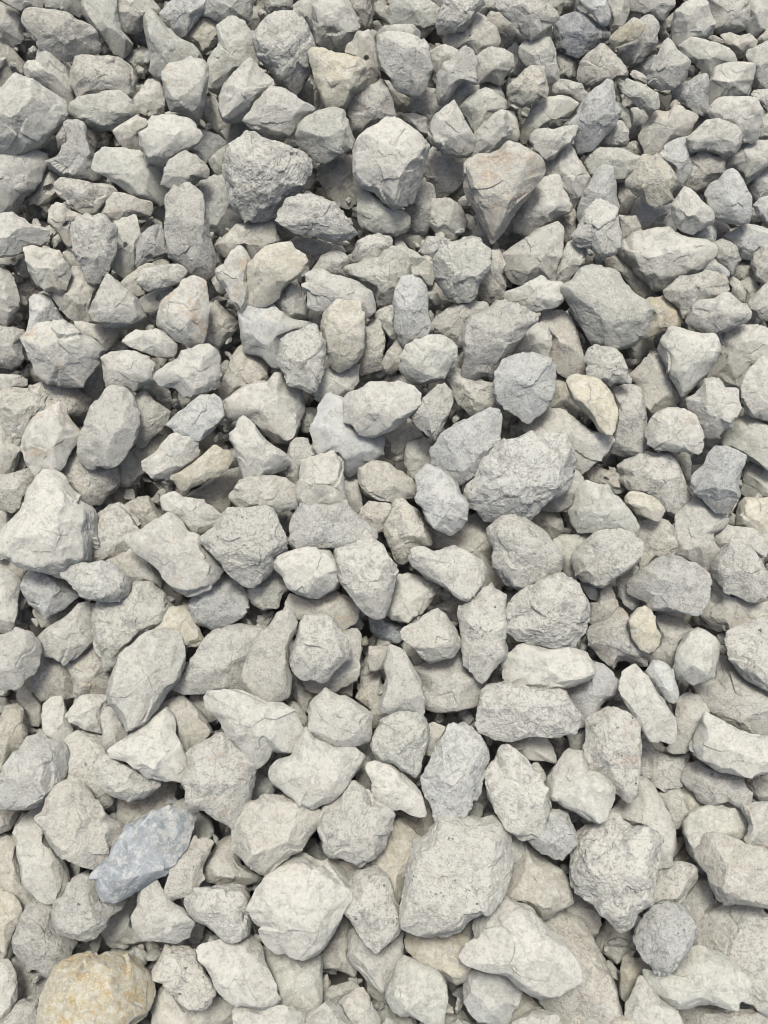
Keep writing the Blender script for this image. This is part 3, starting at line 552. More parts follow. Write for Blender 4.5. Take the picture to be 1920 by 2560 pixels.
0|32|t5r|120,540;131,516;138,505;155,512;183,530;207,540;197,554;183,575;183,623;169,620;155,599;141,578;120,557|155,551,5|
1|32|w5|-28,2382;3,2389;27,2406;41,2434;45,2465;41,2500;27,2525;13,2542;0,2563;-28,2570||small pale upright elongated stone a little way to the left of the ochre boulder
1|32|w6|1386,676;1400,641;1417,610;1435,600;1455,610;1462,627;1462,659;1445,676;1421,697;1400,711;1386,704|1424,655,5|small pale upright elongated stone between the shell-ridged triangle and the crack-faced white stone
1|31|w4|-29,819;6,816;34,819;55,826;62,840;51,854;55,879;62,896;51,913;27,920;-29,913|7,865,6|small pale chunky stone touching the left side of the very large angular white stone
1|32|y5|-28,2220;6,2227;31,2234;48,2252;55,2273;52,2304;34,2328;20,2349;13,2370;-1,2384;-28,2387||small cream upright elongated stone a little way down and left from the crack-crossed stone
1|32|n5|509,10;530,-18;620,-22;624,13;627,34;613,48;593,55;561,58;537,48;513,31;506,20|578,17,6;545,20,5|small greenish-grey flat-lying elongated stone just above the waisted pale stone
1|32|b4m|354,584;371,570;385,563;402,563;413,580;416,611;423,636;406,646;378,653;340,667;340,629;347,605|398,618,6;365,601,5|small mottled bluish chunky stone touching the left side of the tall two-toned slab
0|32|b7m|73,756;87,738;108,735;129,745;139,766;153,790;160,804;119,811;84,839;73,849;66,839;73,797||
0|32|w5|925,77;953,67;994,60;1043,60;1057,74;1067,102;1036,109;946,116||
1|32|n5|1382,1350;1400,1339;1434,1336;1483,1329;1469,1353;1445,1378;1434,1406;1445,1447;1441,1465;1424,1454;1410,1433;1400,1399;1386,1378||small greenish-grey upright oblong stone between the sloping oval boulder and the black-dotted boulder
1|31|t5|289,-29;358,-29;379,-1;396,23;396,41;369,37;362,62;351,79;313,82;303,62;296,34|331,27,5|small beige rounded stone at the upper left of the pear-shaped greenish stone
1|32|w5|-28,1419;13,1430;34,1444;45,1457;45,1499;45,1534;38,1562;27,1583;-1,1597;-28,1603|7,1473,5|small pale upright elongated stone a little way down and left from the giant white triangle
1|32|w5|843,2506;861,2488;889,2471;909,2471;923,2492;934,2520;944,2547;948,2593;889,2603;878,2561;861,2540|896,2513,5|small pale upright oblong stone a little way below the yellow-sided speckled stone
1|32|d5m|1596,52;1617,42;1638,52;1645,73;1641,108;1621,129;1603,157;1582,164;1568,160;1551,143;1534,122;1561,112;1593,98;1607,73|1620,81,5;1590,128,4|small mottled dark grey slanting elongated stone a little way above the flat diagonal slab
1|32|w6|1777,1330;1790,1313;1811,1309;1836,1316;1867,1320;1891,1323;1905,1337;1916,1358;1912,1386;1902,1393;1874,1358;1839,1351;1825,1369;1808,1379;1790,1365;1780,1348||small pale flat-lying elongated stone between the spearhead stone and the tall lilac-grey stone
1|32|t5|255,534;269,509;290,485;310,482;338,492;366,506;383,523;376,537;338,544;310,551;293,561;262,548|314,516,5|small beige flat-lying oblong stone between the slanted greenish slab and the pitted upright oval
1|31|y9r|1609,755;1629,745;1657,741;1678,755;1696,776;1702,797;1699,818;1671,828;1650,835;1616,846;1598,846;1616,818;1629,790;1636,769|1664,787,5|round ochre-yellow stone tucked behind a grey boulder, upper right of the pile
1|32|w5|1259,896;1280,879;1304,847;1325,819;1353,802;1374,813;1381,837;1377,865;1370,889;1363,903;1322,886;1276,899||small pale slanting oblong stone between the rounded blue-tinged stone and the angular slant-faced boulder
1|32|t5|912,802;933,798;947,809;957,826;964,850;957,885;954,913;940,934;915,937;891,927;895,906;908,882;915,844|936,854,6|small beige upright elongated stone between the pill-shaped stone and the wave-shaped stone
1|32|w6|164,1791;184,1770;202,1745;219,1738;254,1738;275,1738;271,1763;261,1784;254,1798;254,1829;230,1829;202,1818;177,1808|230,1770,6;199,1787,5|small pale chunky stone between the honeycombed stone and the lens-shaped diagonal slab
1|32|b6|1811,591;1838,573;1866,559;1894,563;1936,587;1936,629;1901,622;1884,646;1852,646;1838,622;1821,605|1866,618,5|small bluish flat-lying oblong stone at the lower right of the light blue pyramid
1|32|t5m|1206,602;1231,599;1245,627;1259,648;1266,661;1255,686;1266,714;1259,745;1231,752;1203,755;1186,741;1193,710;1220,686;1231,651;1227,623|1244,669,5|small mottled beige upright elongated stone between the crusty disc stone and the shell-ridged triangle
1|31|w5|1189,145;1206,127;1231,117;1259,124;1279,138;1286,165;1269,186;1248,207;1217,204;1196,211;1192,169|1231,142,5;1248,169,5|small pale rounded stone touching the right side of the horned white stone
1|31|b5m|1676,229;1696,215;1717,205;1735,195;1756,184;1769,184;1773,201;1769,236;1773,271;1773,288;1759,292;1738,285;1717,271;1700,254;1683,243|1738,223,6;1745,257,5|small mottled bluish rounded stone at the lower right of the white cone near the top
1|31|y6|1841,1297;1848,1262;1862,1245;1894,1245;1942,1252;1942,1391;1918,1380;1900,1339;1873,1325;1841,1314||small cream upright oblong stone at the lower right of the blue-blotched stone
1|32|n5|621,1469;645,1459;666,1438;690,1417;708,1441;725,1472;704,1486;697,1518;659,1525;635,1514;621,1493|669,1479,5|small greenish-grey chunky stone between the shield-shaped stone and the gem-faceted stone
1|31|t6m|1720,394;1734,391;1751,377;1772,384;1797,387;1814,405;1810,432;1793,446;1765,467;1737,481;1713,467;1717,446;1731,412|1765,412,6|small mottled beige chunky stone at the upper left of the light blue pyramid
1|32|w5|1636,1545;1664,1549;1691,1552;1716,1563;1730,1573;1712,1591;1695,1611;1688,1636;1685,1664;1678,1670;1664,1653;1639,1653;1622,1657;1615,1646;1629,1632;1643,1618;1650,1591|1664,1601,5|small pale upright oblong stone between the grey prism and the dark brownish stone
1|32|b6|1649,384;1663,363;1684,349;1708,342;1722,346;1725,370;1725,394;1736,405;1729,433;1715,454;1705,478;1687,499;1677,485;1691,454;1680,419;1656,398|1718,392,6;1691,378,5|small bluish upright elongated stone at the upper right of the hollowed knobbly stone
1|32|t5|864,135;878,107;892,82;923,75;937,100;947,135;947,162;951,190;933,211;909,225;888,225;902,187;912,162;906,145;881,138|916,118,5;926,176,5|small beige upright elongated stone between the cream triangle and the stepped white block
1|32|w5|1324,1271;1359,1247;1386,1222;1407,1202;1425,1170;1446,1184;1459,1208;1459,1236;1446,1264;1418,1275;1393,1281;1359,1271|1428,1236,6;1387,1257,5|small pale slanting oblong stone touching the right side of the giant rugged boulder
1|31|w6mr|-22,1188;6,1188;34,1181;65,1178;82,1181;93,1198;79,1223;65,1247;54,1278;27,1282;6,1275;-22,1264|34,1219,5|small mottled pale chunky stone between the giant white triangle and the pink-specked egg stone
1|31|w6|1814,419;1824,391;1842,370;1866,357;1894,350;1936,350;1943,388;1918,416;1890,440;1866,454;1852,430;1831,419|1866,378,5;1860,419,5|small pale slanting oblong stone at the upper right of the light blue pyramid
1|32|w6|807,924;828,917;856,921;880,917;897,910;897,931;890,963;876,983;849,994;821,1004;793,1004;776,994;789,980;800,952|848,946,5;811,983,4|small pale slanting oblong stone between the pill-shaped stone and the large pale blue stone
1|32|t5r|268,1401;295,1390;327,1380;351,1387;379,1411;403,1443;417,1456;414,1470;389,1463;365,1453;330,1460;309,1449;285,1432||small beige flat-lying elongated stone between the potato-shaped stone and the grainy grey-white boulder
1|31|b6m|397,34;421,6;452,-15;508,-22;515,20;497,44;480,68;463,93;449,93;428,79;407,58|473,44,6;449,74,5;432,27,4|grainy blue-grey stone, top left of the pile
1|32|y6|386,1575;397,1550;410,1533;431,1519;459,1512;476,1515;487,1536;494,1561;504,1585;508,1602;494,1613;466,1620;452,1609;445,1585|449,1551,5|small cream chunky stone between the lens-shaped diagonal slab and the grainy grey-white boulder
1|31|w5|336,984;357,974;371,988;389,1005;409,1016;427,1030;420,1054;403,1075;382,1092;350,1113;330,1113;336,1082;347,1040|365,1033,5|small pale upright oblong stone touching the right side of the bright egg-shaped boulder
1|32|w5|110,1748;128,1745;156,1745;163,1769;170,1797;180,1821;183,1849;173,1870;156,1873;135,1866;121,1852;107,1831;104,1797;107,1769|149,1770,5;162,1821,5;128,1838,4|small pale upright elongated stone between the honeycombed stone and the blue-tinged white boulder
1|32|y5|-1,1796;13,1761;27,1754;41,1754;51,1768;58,1796;69,1831;72,1859;51,1873;27,1883;10,1907;-1,1914;-22,1890;-22,1838||small cream upright elongated stone just above the blue-tinged white boulder
1|32|n5|1297,117;1318,103;1352,93;1373,96;1384,120;1391,152;1397,180;1394,204;1384,232;1373,232;1363,204;1345,169;1318,169;1307,155;1300,134|1339,135,5;1379,152,5|small greenish-grey upright oblong stone between the brown-crested cream stone and the brown-smudged speckled stone
1|31|n6|1148,266;1169,245;1193,228;1214,218;1238,232;1259,252;1270,270;1249,287;1228,305;1204,332;1190,343;1179,325;1169,298|1211,257,5;1238,270,5|small greenish-grey chunky stone between the pyramid stone and the brown-crested cream stone
1|31|n5|972,20;986,-1;1018,-15;1063,-8;1091,13;1105,27;1098,62;1063,76;1028,65;979,65;972,41|1028,27,5;1049,44,6|small greenish-grey flat-lying oblong stone a little way above the stepped white block
1|32|n6s|1699,124;1709,104;1730,93;1755,97;1789,107;1824,121;1842,138;1838,156;1817,159;1796,170;1779,197;1758,184;1737,159;1720,152;1706,142|1765,128,5|smooth pale oval stone, top right of the pile
1|32|t6|1090,122;1093,101;1111,84;1142,81;1170,60;1187,42;1212,53;1229,70;1243,91;1239,112;1219,126;1194,140;1170,122;1128,126|1170,95,5;1204,81,5|small beige flat-lying elongated stone just above the horned white stone
1|32|n5|290,559;307,545;335,538;349,552;359,576;349,601;342,629;338,663;321,681;297,705;279,698;269,688;279,663;293,618;293,583|311,584,4;317,628,5|small greenish-grey upright elongated stone between the pitted upright oval and the pointed white cone
1|32|w6|1700,1737;1721,1737;1742,1755;1763,1776;1770,1783;1756,1803;1746,1824;1735,1852;1728,1873;1707,1887;1683,1890;1662,1880;1676,1866;1690,1821;1687,1793;1694,1776|1714,1804,5|small pale upright elongated stone at the lower right of the long cigar stone
1|31|w6|1080,811;1094,790;1115,773;1143,755;1167,748;1192,755;1216,762;1219,776;1192,793;1171,814;1157,832;1153,866;1136,863;1112,846;1087,835|1136,804,6;1177,770,5|small pale slanting oblong stone between the angular slant-faced boulder and the fan-creased stone
1|31|n6|891,526;901,492;922,478;950,498;1005,526;1009,558;984,585;943,589;908,568|950,540,5|small greenish-grey slanting oblong stone just below the giant smooth white boulder
1|31|t5m|1446,169;1453,151;1467,134;1488,120;1505,106;1523,120;1543,141;1561,162;1571,179;1568,193;1547,193;1529,204;1505,207;1477,217;1453,210;1446,193|1475,169,4;1512,159,5;1509,189,5|small mottled beige chunky stone between the dark slate-blue boulder and the flat diagonal slab
1|32|n6|1341,252;1373,242;1404,238;1425,245;1449,259;1442,273;1425,294;1397,318;1362,322;1334,336;1310,367;1310,332;1320,290;1331,266|1349,314,5;1352,270,5;1400,284,6|small greenish-grey slanting elongated stone between the brown-crested cream stone and the teardrop stone
1|31|t4m|157,448;195,448;230,458;272,462;299,472;285,493;258,517;247,535;219,542;202,535;174,514;157,489;146,462|223,479,5|medium mottled beige flat-lying oblong stone between the narrow-necked grey stone and the pitted upright oval
1|31|t5m|1581,1323;1595,1306;1623,1302;1651,1295;1671,1302;1682,1316;1689,1337;1696,1354;1692,1379;1682,1396;1658,1393;1637,1396;1623,1410;1602,1420;1598,1400;1609,1365;1595,1344|1647,1327,5|small mottled beige rounded stone between the sloping oval boulder and the tall lilac-grey stone
1|31|w5|1774,202;1781,182;1791,164;1815,157;1840,154;1864,157;1888,161;1885,185;1878,213;1868,237;1833,244;1805,248;1784,265;1774,272;1767,237|1785,203,5;1866,192,6;1826,203,6|medium pale slanting oblong stone at the lower right of the smooth pale oval
1|32|w5m|1632,2185;1649,2168;1670,2157;1691,2154;1712,2157;1733,2161;1747,2171;1740,2195;1726,2216;1708,2244;1691,2258;1670,2258;1649,2258;1628,2265;1628,2230;1632,2209|1681,2203,5|medium mottled pale slanting oblong stone between the huge rugged boulder and the round bluish-grey stone
1|31|t5|182,677;213,674;224,691;244,702;248,715;234,736;227,764;231,806;196,809;168,792;147,768;133,743;137,729;161,726;171,702|186,753,6|medium beige chunky stone between the pinkish oval and the pointed white cone
1|31|t5m|1694,2533;1715,2516;1746,2509;1771,2505;1799,2516;1840,2523;1886,2526;1924,2523;1952,2533;1952,2627;1694,2627;1687,2575||medium mottled beige flat-lying elongated stone at the lower right of the notched greenish stone
1|32|w7s|1201,1847;1228,1837;1263,1851;1291,1851;1322,1840;1374,1844;1409,1844;1427,1854;1420,1875;1402,1896;1374,1903;1322,1899;1298,1878;1270,1878;1242,1889;1221,1885;1208,1864|1356,1878,5|medium smooth white flat-lying elongated stone between the marbled wide stone and the big pear-shaped stone
1|31|w5|1679,103;1679,61;1686,33;1704,12;1724,-2;1749,-9;1770,5;1777,33;1790,57;1783,71;1766,92;1724,106;1710,130;1690,123|1725,34,6;1758,51,5;1714,74,5|medium pale slanting oblong stone at the upper left of the smooth pale oval
1|31|n6|1459,408;1470,388;1484,367;1508,370;1550,370;1584,384;1605,394;1598,412;1584,433;1570,454;1536,457;1494,450;1466,440|1536,398,6|small greenish-grey flat-lying oblong stone between the hollowed knobbly stone and the teardrop stone
1|31|w6r|505,2179;523,2144;551,2110;571,2092;592,2092;592,2127;603,2162;627,2176;655,2193;637,2204;610,2214;585,2211;551,2211;523,2204;505,2193|585,2196,6;551,2182,5|medium pale rounded stone between the box-like grey stone and the vertical-ridged beige stone
1|31|n7s|211,-23;291,-23;294,12;305,67;308,85;329,102;326,130;305,151;284,137;270,109;249,88;228,64;214,40;207,15|263,51,6;294,88,6;257,7,4|long smooth pale green wedge, top left of the pile
1|32|b5mv|1485,1642;1502,1656;1523,1681;1534,1698;1544,1719;1530,1740;1509,1750;1499,1768;1485,1792;1471,1816;1454,1823;1443,1813;1440,1785;1426,1761;1412,1736;1433,1722;1468,1708;1488,1695;1488,1667|1495,1709,5;1478,1753,4|medium mottled bluish upright oblong stone between the marbled wide stone and the boat-shaped stone
1|32|t6|532,636;539,612;567,584;591,559;619,559;647,552;678,549;688,566;692,587;695,605;675,612;654,629;633,646;622,636;612,619;591,619;570,636;549,660;532,653|568,608,5;646,584,5|medium beige flat-lying elongated stone between the scallop-edged beige stone and the rusty shard
1|31|w5|1358,432;1372,408;1393,380;1414,366;1431,373;1445,397;1459,421;1470,442;1466,474;1449,501;1428,512;1407,494;1386,467;1362,453|1428,412,5;1441,466,6;1401,432,5|medium pale chunky stone between the orange heart-shaped stone and the teardrop stone
1|31|n5|1804,1094;1824,1066;1845,1046;1866,1035;1894,1053;1922,1066;1950,1080;1950,1178;1915,1174;1887,1157;1859,1143;1831,1126;1807,1112|1849,1101,6;1900,1101,4|medium greenish-grey chunky stone between the blue-blotched stone and the crown-shaped stone
1|31|n6m|1107,934;1128,920;1156,924;1187,934;1211,952;1239,958;1243,1000;1239,1021;1218,1035;1198,1042;1170,1028;1145,1011;1135,990;1128,965|1163,973,5;1204,1000,5|medium mottled greenish-grey slanting oblong stone between the leaf-shaped slab and the rounded blue-tinged stone
1|31|b6m|49,1465;66,1437;80,1424;108,1427;139,1437;163,1462;184,1479;198,1490;181,1504;153,1528;125,1535;111,1542;94,1524;73,1504;59,1486|142,1489,6;101,1489,5|medium mottled bluish chunky stone between the giant white triangle and the potato-shaped stone
1|31|t5|369,1797;397,1769;431,1751;459,1744;480,1758;501,1779;518,1804;532,1831;508,1849;483,1873;470,1897;459,1887;438,1838;421,1804;410,1786|439,1784,6;479,1827,6|medium beige chunky stone between the flat white triangle and the brown-cornered square stone
1|32|b4|1502,423;1516,403;1526,399;1533,416;1533,448;1537,489;1544,517;1530,535;1502,549;1478,569;1446,583;1439,559;1446,514;1460,479;1481,444|1505,473,6|narrow blue-grey spike, upper right of the pile
1|31|t5|1622,303;1643,282;1674,279;1685,261;1706,268;1726,286;1737,300;1730,320;1712,345;1688,352;1664,369;1650,390;1629,393;1612,393;1605,366;1594,341;1605,324|1640,321,6;1698,311,5|medium beige slanting oblong stone between the flat diagonal slab and the hollowed knobbly stone
1|31|w6|118,102;128,113;142,130;156,155;170,175;184,203;198,228;194,248;170,266;149,252;121,224;93,210;73,196;66,168;73,155;90,151;93,127;104,109|135,186,6;155,223,6;122,142,4|white spire-shaped stone with a sharp peak, top left of the pile
1|31|w5|990,1441;1021,1434;1049,1441;1077,1454;1098,1468;1084,1496;1063,1524;1046,1548;1021,1559;994,1552;973,1541;955,1534;973,1507;983,1475|1042,1489,6|medium pale chunky stone between the drop-shaped boulder and the cream-topped block
1|31|b2mv|1385,60;1399,42;1427,35;1455,35;1475,46;1489,63;1507,74;1524,81;1521,95;1507,108;1482,129;1462,143;1448,150;1434,143;1409,133;1382,129;1385,102|1444,81,6;1488,101,5;1414,68,4|dark slate-blue boulder with white veins, top right of the pile
1|31|t5|897,1171;931,1150;973,1157;1001,1181;1029,1195;1046,1223;1043,1241;1022,1247;987,1258;949,1254;914,1237;897,1209|933,1206,5;973,1223,6|medium beige flat-lying oblong stone between the large pale blue stone and the half blue stone
1|31|t6|1571,938;1595,917;1623,893;1647,879;1658,893;1668,921;1682,949;1696,973;1699,1001;1671,1015;1644,1032;1623,1039;1609,1025;1609,990;1595,966|1623,1006,5;1671,973,5;1630,939,4|medium beige upright oblong stone between the downward-tapering white stone and the rectangular dark block
1|30|t6|389,2506;399,2471;417,2464;431,2488;451,2513;479,2533;507,2526;535,2506;542,2471;570,2492;591,2516;584,2540;559,2561;542,2610;438,2627;375,2627;375,2575||medium beige flat-lying oblong stone between the raised-nose stone and the rounded-triangular stone
1|31|d6m|158,312;182,298;210,305;217,322;217,347;227,371;238,399;262,441;252,448;234,454;203,448;158,444;126,420;113,402;140,392;154,378;172,347;161,329|192,354,4;192,412,5;203,432,5|grey stone with a narrow neck and wide foot, upper left of the pile
1|31|n5|177,259;194,242;236,235;270,228;298,232;323,249;340,277;336,294;305,315;281,329;250,325;218,315;194,298;180,280|230,263,5;290,270,6;270,297,6|medium greenish-grey flat-lying oblong stone between the narrow-necked grey stone and the white spire stone
1|31|d6mr|860,270;877,235;905,221;929,211;954,207;971,218;982,249;985,270;992,291;968,305;943,319;915,329;898,343;877,333;870,305|933,253,6|dark mottled stone with reddish flecks, top centre of the pile
1|31|t6m|983,1258;990,1248;1011,1248;1025,1262;1046,1275;1060,1303;1074,1331;1081,1355;1077,1366;1053,1373;1036,1380;1011,1397;990,1394;973,1366;963,1338;959,1314;966,1293;980,1272|1045,1338,6;1001,1304,5|medium mottled beige upright oblong stone between the bird-shaped stone and the half blue stone
1|32|t7rr|693,1517;697,1492;711,1479;728,1482;745,1492;777,1499;808,1489;839,1479;857,1489;884,1510;902,1531;909,1552;891,1569;860,1579;839,1569;804,1548;770,1548;735,1534|855,1517,6;788,1524,3|tan block smeared with orange rust, middle centre of the pile
1|31|w5|880,2312;898,2336;915,2367;936,2378;957,2367;981,2346;999,2336;1009,2364;1006,2405;985,2440;971,2465;957,2482;936,2468;915,2447;898,2426;877,2405;867,2388;873,2353|939,2422,5|medium pale chunky stone just below the yellow-sided speckled stone
1|32|d7mp|1705,1907;1722,1900;1743,1900;1768,1917;1799,1928;1834,1938;1858,1949;1868,1976;1886,1997;1882,2018;1851,2022;1820,2004;1782,2015;1754,1997;1733,1973;1715,1952|1738,1932,5;1799,1973,5|medium pitted dark grey slanting elongated stone a little way above the right-edge beige boulder
1|31|t5r|1340,778;1361,771;1389,775;1410,788;1431,799;1445,830;1452,865;1459,889;1459,935;1441,952;1413,945;1389,928;1372,907;1375,865;1379,830;1365,809;1344,799|1376,844,6;1423,848,6;1450,885,4|tall stone bright on top with a dark lower face, upper right of the pile
1|31|w5|1338,457;1359,447;1390,454;1401,471;1411,492;1429,513;1425,530;1397,541;1380,555;1352,572;1317,593;1286,579;1279,544;1293,523;1314,496|1396,489,5;1339,533,6|medium pale slanting oblong stone between the orange heart-shaped stone and the shell-ridged triangle
1|30|w4|779,12;793,-16;845,-30;862,-9;880,19;897,47;897,68;883,96;862,130;838,130;807,120;789,113;783,75|808,34,4;875,61,5;835,54,6|large grey-white boulder at the top edge, top centre of the pile
1|30|w4|-36,383;26,379;75,379;103,393;113,411;103,456;79,477;47,508;33,536;-1,543;-36,536|95,419,4;34,439,6;0,473,5|medium pale upright oblong stone between the huge left-edge boulder and the narrow-necked grey stone
1|30|n6m|859,668;873,661;901,658;915,647;946,644;960,626;981,619;1005,633;1019,668;1019,689;1002,713;991,738;978,759;964,769;943,762;939,738;915,724;894,703;866,689|939,686,5;973,669,5|medium mottled greenish-grey rounded stone between the wave-shaped stone and the bean-shaped bluish stone
1|31|t5m|143,1192;160,1154;181,1126;202,1099;216,1126;230,1144;254,1161;275,1168;292,1168;292,1196;289,1217;271,1234;251,1259;230,1265;212,1252;195,1238;181,1224;164,1203|236,1209,5;203,1152,4|medium mottled beige chunky stone between the bright egg-shaped boulder and the pink-specked egg stone
1|31|d4mr|1473,1566;1493,1556;1514,1546;1535,1525;1553,1518;1563,1528;1573,1542;1573,1559;1580,1584;1591,1605;1601,1626;1615,1629;1622,1639;1615,1664;1598,1660;1577,1653;1556,1646;1542,1650;1535,1671;1518,1660;1500,1646;1486,1626;1469,1608;1466,1587|1539,1581,6;1563,1611,6;1522,1568,4|dark brownish-grey stone with a pale ridge, lower right of the pile
1|31|n5|1706,2060;1723,2036;1744,2018;1772,2012;1806,2015;1841,2025;1859,2046;1869,2074;1862,2095;1827,2102;1786,2088;1765,2095;1761,2137;1754,2165;1737,2151;1723,2130;1716,2102;1706,2081||medium greenish-grey chunky stone at the upper left of the right-edge beige boulder
1|31|w5|99,1595;120,1570;148,1553;176,1532;196,1508;221,1504;238,1518;242,1539;238,1574;235,1602;214,1623;189,1640;169,1654;148,1657;127,1637;106,1626;96,1612|149,1601,5;203,1561,4|medium pale slanting oblong stone between the grainy grey-white boulder and the potato-shaped stone
1|30|n5|363,42;377,31;391,38;419,73;453,97;485,111;499,129;509,149;481,170;446,177;412,205;384,191;373,177;377,153;366,101;363,66|422,108,5;412,152,5|pear-shaped greenish stone with a narrow top, top left of the pile
1|31|t5m|190,144;222,140;284,140;312,158;329,175;340,199;336,224;329,248;298,234;270,231;235,237;194,248;180,210;183,168|223,162,4;297,189,6;213,226,5;263,203,6|medium mottled beige flat-lying oblong stone between the white spire stone and the brown-mottled oval boulder
1|31|w5mr|228,1303;252,1282;276,1265;294,1261;315,1275;328,1292;342,1313;353,1331;353,1355;339,1372;311,1390;287,1400;262,1404;224,1407;224,1355|304,1287,5;338,1331,6;270,1338,5|rounded stone with a small orange spot, middle left of the pile
1|31|w6|855,1579;890,1572;901,1589;904,1627;897,1662;890,1697;869,1714;835,1725;810,1731;779,1725;758,1711;768,1669;821,1634||small pale slanting elongated stone between the dented stone and the orange-smeared tan block
1|31|y5|1033,2336;1068,2333;1102,2329;1130,2322;1148,2336;1172,2350;1165,2385;1179,2409;1172,2433;1162,2447;1137,2458;1116,2444;1096,2430;1068,2430;1050,2416;1033,2399;1026,2378;1029,2353|1103,2388,5|medium cream chunky stone between the largest flat slab and the giant white wedge
1|30|b6m|468,1517;496,1468;544,1440;589,1444;624,1485;621,1517;603,1544;569,1565;530,1569;489,1558|518,1500,5;568,1506,5|pale stone with faint blue streaks, middle left of the pile
1|31|d5m|1527,960;1552,953;1600,949;1607,988;1614,1033;1621,1092;1621,1130;1590,1148;1545,1144;1527,1123;1538,1068;1545,1022|1563,1040,5;1596,1040,5|upright rectangular dark grey block, middle right of the pile
1|31|n6|547,65;568,58;592,58;620,69;634,90;638,128;648,163;585,204;551,239;537,243;523,225;519,187;523,163;540,124;551,111;547,86|585,101,5;578,169,4|tall pale stone pinched at its waist, top left of the pile
1|31|w5t|1756,1430;1780,1416;1791,1447;1812,1475;1850,1492;1888,1510;1930,1499;1944,1499;1944,1569;1902,1583;1833,1583;1777,1562;1756,1541;1766,1506;1773,1472||medium pale flat-lying oblong stone between the spearhead stone and the grey-and-tan striped stone
1|31|w6|1526,2033;1540,2012;1561,1988;1582,1970;1596,1946;1616,1950;1630,1970;1644,1991;1655,2005;1669,2033;1679,2057;1686,2082;1686,2113;1679,2144;1665,2165;1644,2179;1630,2172;1637,2144;1651,2110;1644,2089;1623,2071;1596,2068;1575,2064;1554,2050;1533,2043|1617,2027,6;1664,2084,5|curved pale stone wrapped round the side of a huge boulder, lower right
1|31|b5|1172,2420;1186,2406;1210,2417;1238,2431;1266,2441;1290,2462;1307,2483;1297,2507;1280,2535;1259,2559;1231,2559;1196,2556;1175,2535;1161,2507;1158,2479;1161,2444|1221,2489,5|rounded bluish stone half hidden under a giant white wedge, bottom centre of the pile
1|30|w5|1787,840;1815,826;1843,812;1877,812;1909,815;1937,829;1943,906;1884,920;1860,947;1836,968;1811,961;1801,947;1777,940;1790,906;1801,878|1833,922,5;1866,865,5|medium pale slanting oblong stone between the downward-tapering white stone and the crown-shaped stone
1|30|w5|1255,635;1283,614;1311,597;1346,572;1374,562;1391,555;1408,579;1408,614;1398,652;1388,690;1381,708;1353,697;1328,704;1308,715;1283,701;1266,680;1262,656|1373,584,5;1305,642,4;1356,669,4|large triangular stone with a curved ridge on its face, upper right of the pile
1|31|w6p|191,1845;216,1832;237,1825;251,1835;257,1856;268,1870;271,1898;261,1925;264,1957;282,1995;278,2019;264,2033;247,2016;230,1995;209,1981;181,1964;160,1964;157,1946;160,1905;164,1870;178,1856|203,1888,4;236,1939,4|jagged pale stone with a honeycombed hollow, lower left of the pile
1|30|b7s|596,796;593,775;617,761;652,758;680,758;697,779;714,793;742,800;770,803;777,817;756,827;728,834;704,848;704,880;704,921;680,921;655,893;634,883;614,873;603,852;600,824|619,804,6;703,811,5;646,858,4;686,888,5|smooth pale blue stone tapering downward, upper centre of the pile
1|31|d7|1682,1320;1689,1285;1710,1258;1738,1247;1765,1258;1793,1278;1811,1303;1800,1324;1783,1334;1786,1355;1800,1372;1811,1383;1793,1407;1765,1428;1751,1414;1724,1400;1689,1390;1685,1365|1738,1321,4;1714,1277,5|tall lilac-grey stone, middle right of the pile
1|31|n6s|227,394;237,380;265,373;303,373;352,380;380,404;408,422;414,449;432,484;401,512;373,505;328,488;296,463;268,439;244,429;230,411|321,405,5;338,449,5;388,473,4|broad smooth greenish slab lying slanted, upper left of the pile
1|30|w5m|1550,1168;1571,1151;1595,1137;1616,1130;1651,1133;1678,1130;1692,1147;1703,1175;1713,1203;1720,1234;1713,1258;1692,1276;1668,1279;1651,1258;1623,1241;1595,1234;1567,1224;1557,1203;1564,1189|1603,1176,6;1610,1223,5;1671,1203,6|large mottled pale chunky stone between the rectangular dark block and the tall lilac-grey stone
1|30|t5mp|-38,1006;4,985;32,975;67,971;101,954;150,954;185,957;199,982;213,999;220,1009;206,1030;188,1044;171,1023;136,1016;101,1023;77,1048;60,1082;53,1121;39,1121;21,1096;4,1061;-10,1034|118,1006,6;135,976,5;41,1023,6|long rough tan-grey boulder with brown pits, middle left of the pile
1|31|w6|1302,1081;1323,1049;1358,1025;1403,1021;1434,1042;1462,1067;1490,1088;1514,1077;1535,1101;1521,1129;1490,1157;1455,1185;1427,1178;1417,1136;1375,1108;1341,1094|1485,1115,7;1428,1111,6;1394,1057,5|large pale flat-lying oblong stone between the giant rugged boulder and the rounded blue-tinged stone
1|30|d7m|91,2250;118,2250;136,2254;132,2275;143,2309;150,2330;177,2344;191,2351;181,2379;174,2396;153,2414;136,2431;122,2445;101,2431;73,2417;52,2396;35,2372;31,2351;42,2323;52,2289;70,2268|84,2304,5;74,2358,6;142,2371,5|large mottled dark grey chunky stone between the slit-marked stone and the ochre boulder
1|30|n4s|657,2379;698,2372;733,2379;761,2386;789,2383;803,2383;806,2411;806,2456;806,2501;799,2525;778,2543;754,2532;726,2518;685,2515;692,2491;685,2459;671,2425|754,2439,5|large smooth greenish-grey chunky stone between the rounded-triangular stone and the huge clean white boulder
1|30|w5|1036,1671;1067,1654;1102,1647;1130,1640;1154,1633;1164,1654;1182,1671;1206,1682;1220,1682;1213,1709;1206,1737;1199,1758;1189,1768;1143,1779;1091,1782;1067,1772;1053,1758;1060,1737;1053,1709;1046,1692|1076,1716,6;1136,1709,6;1167,1743,6|large pale chunky stone between the tooth-shaped stone and the white pillar
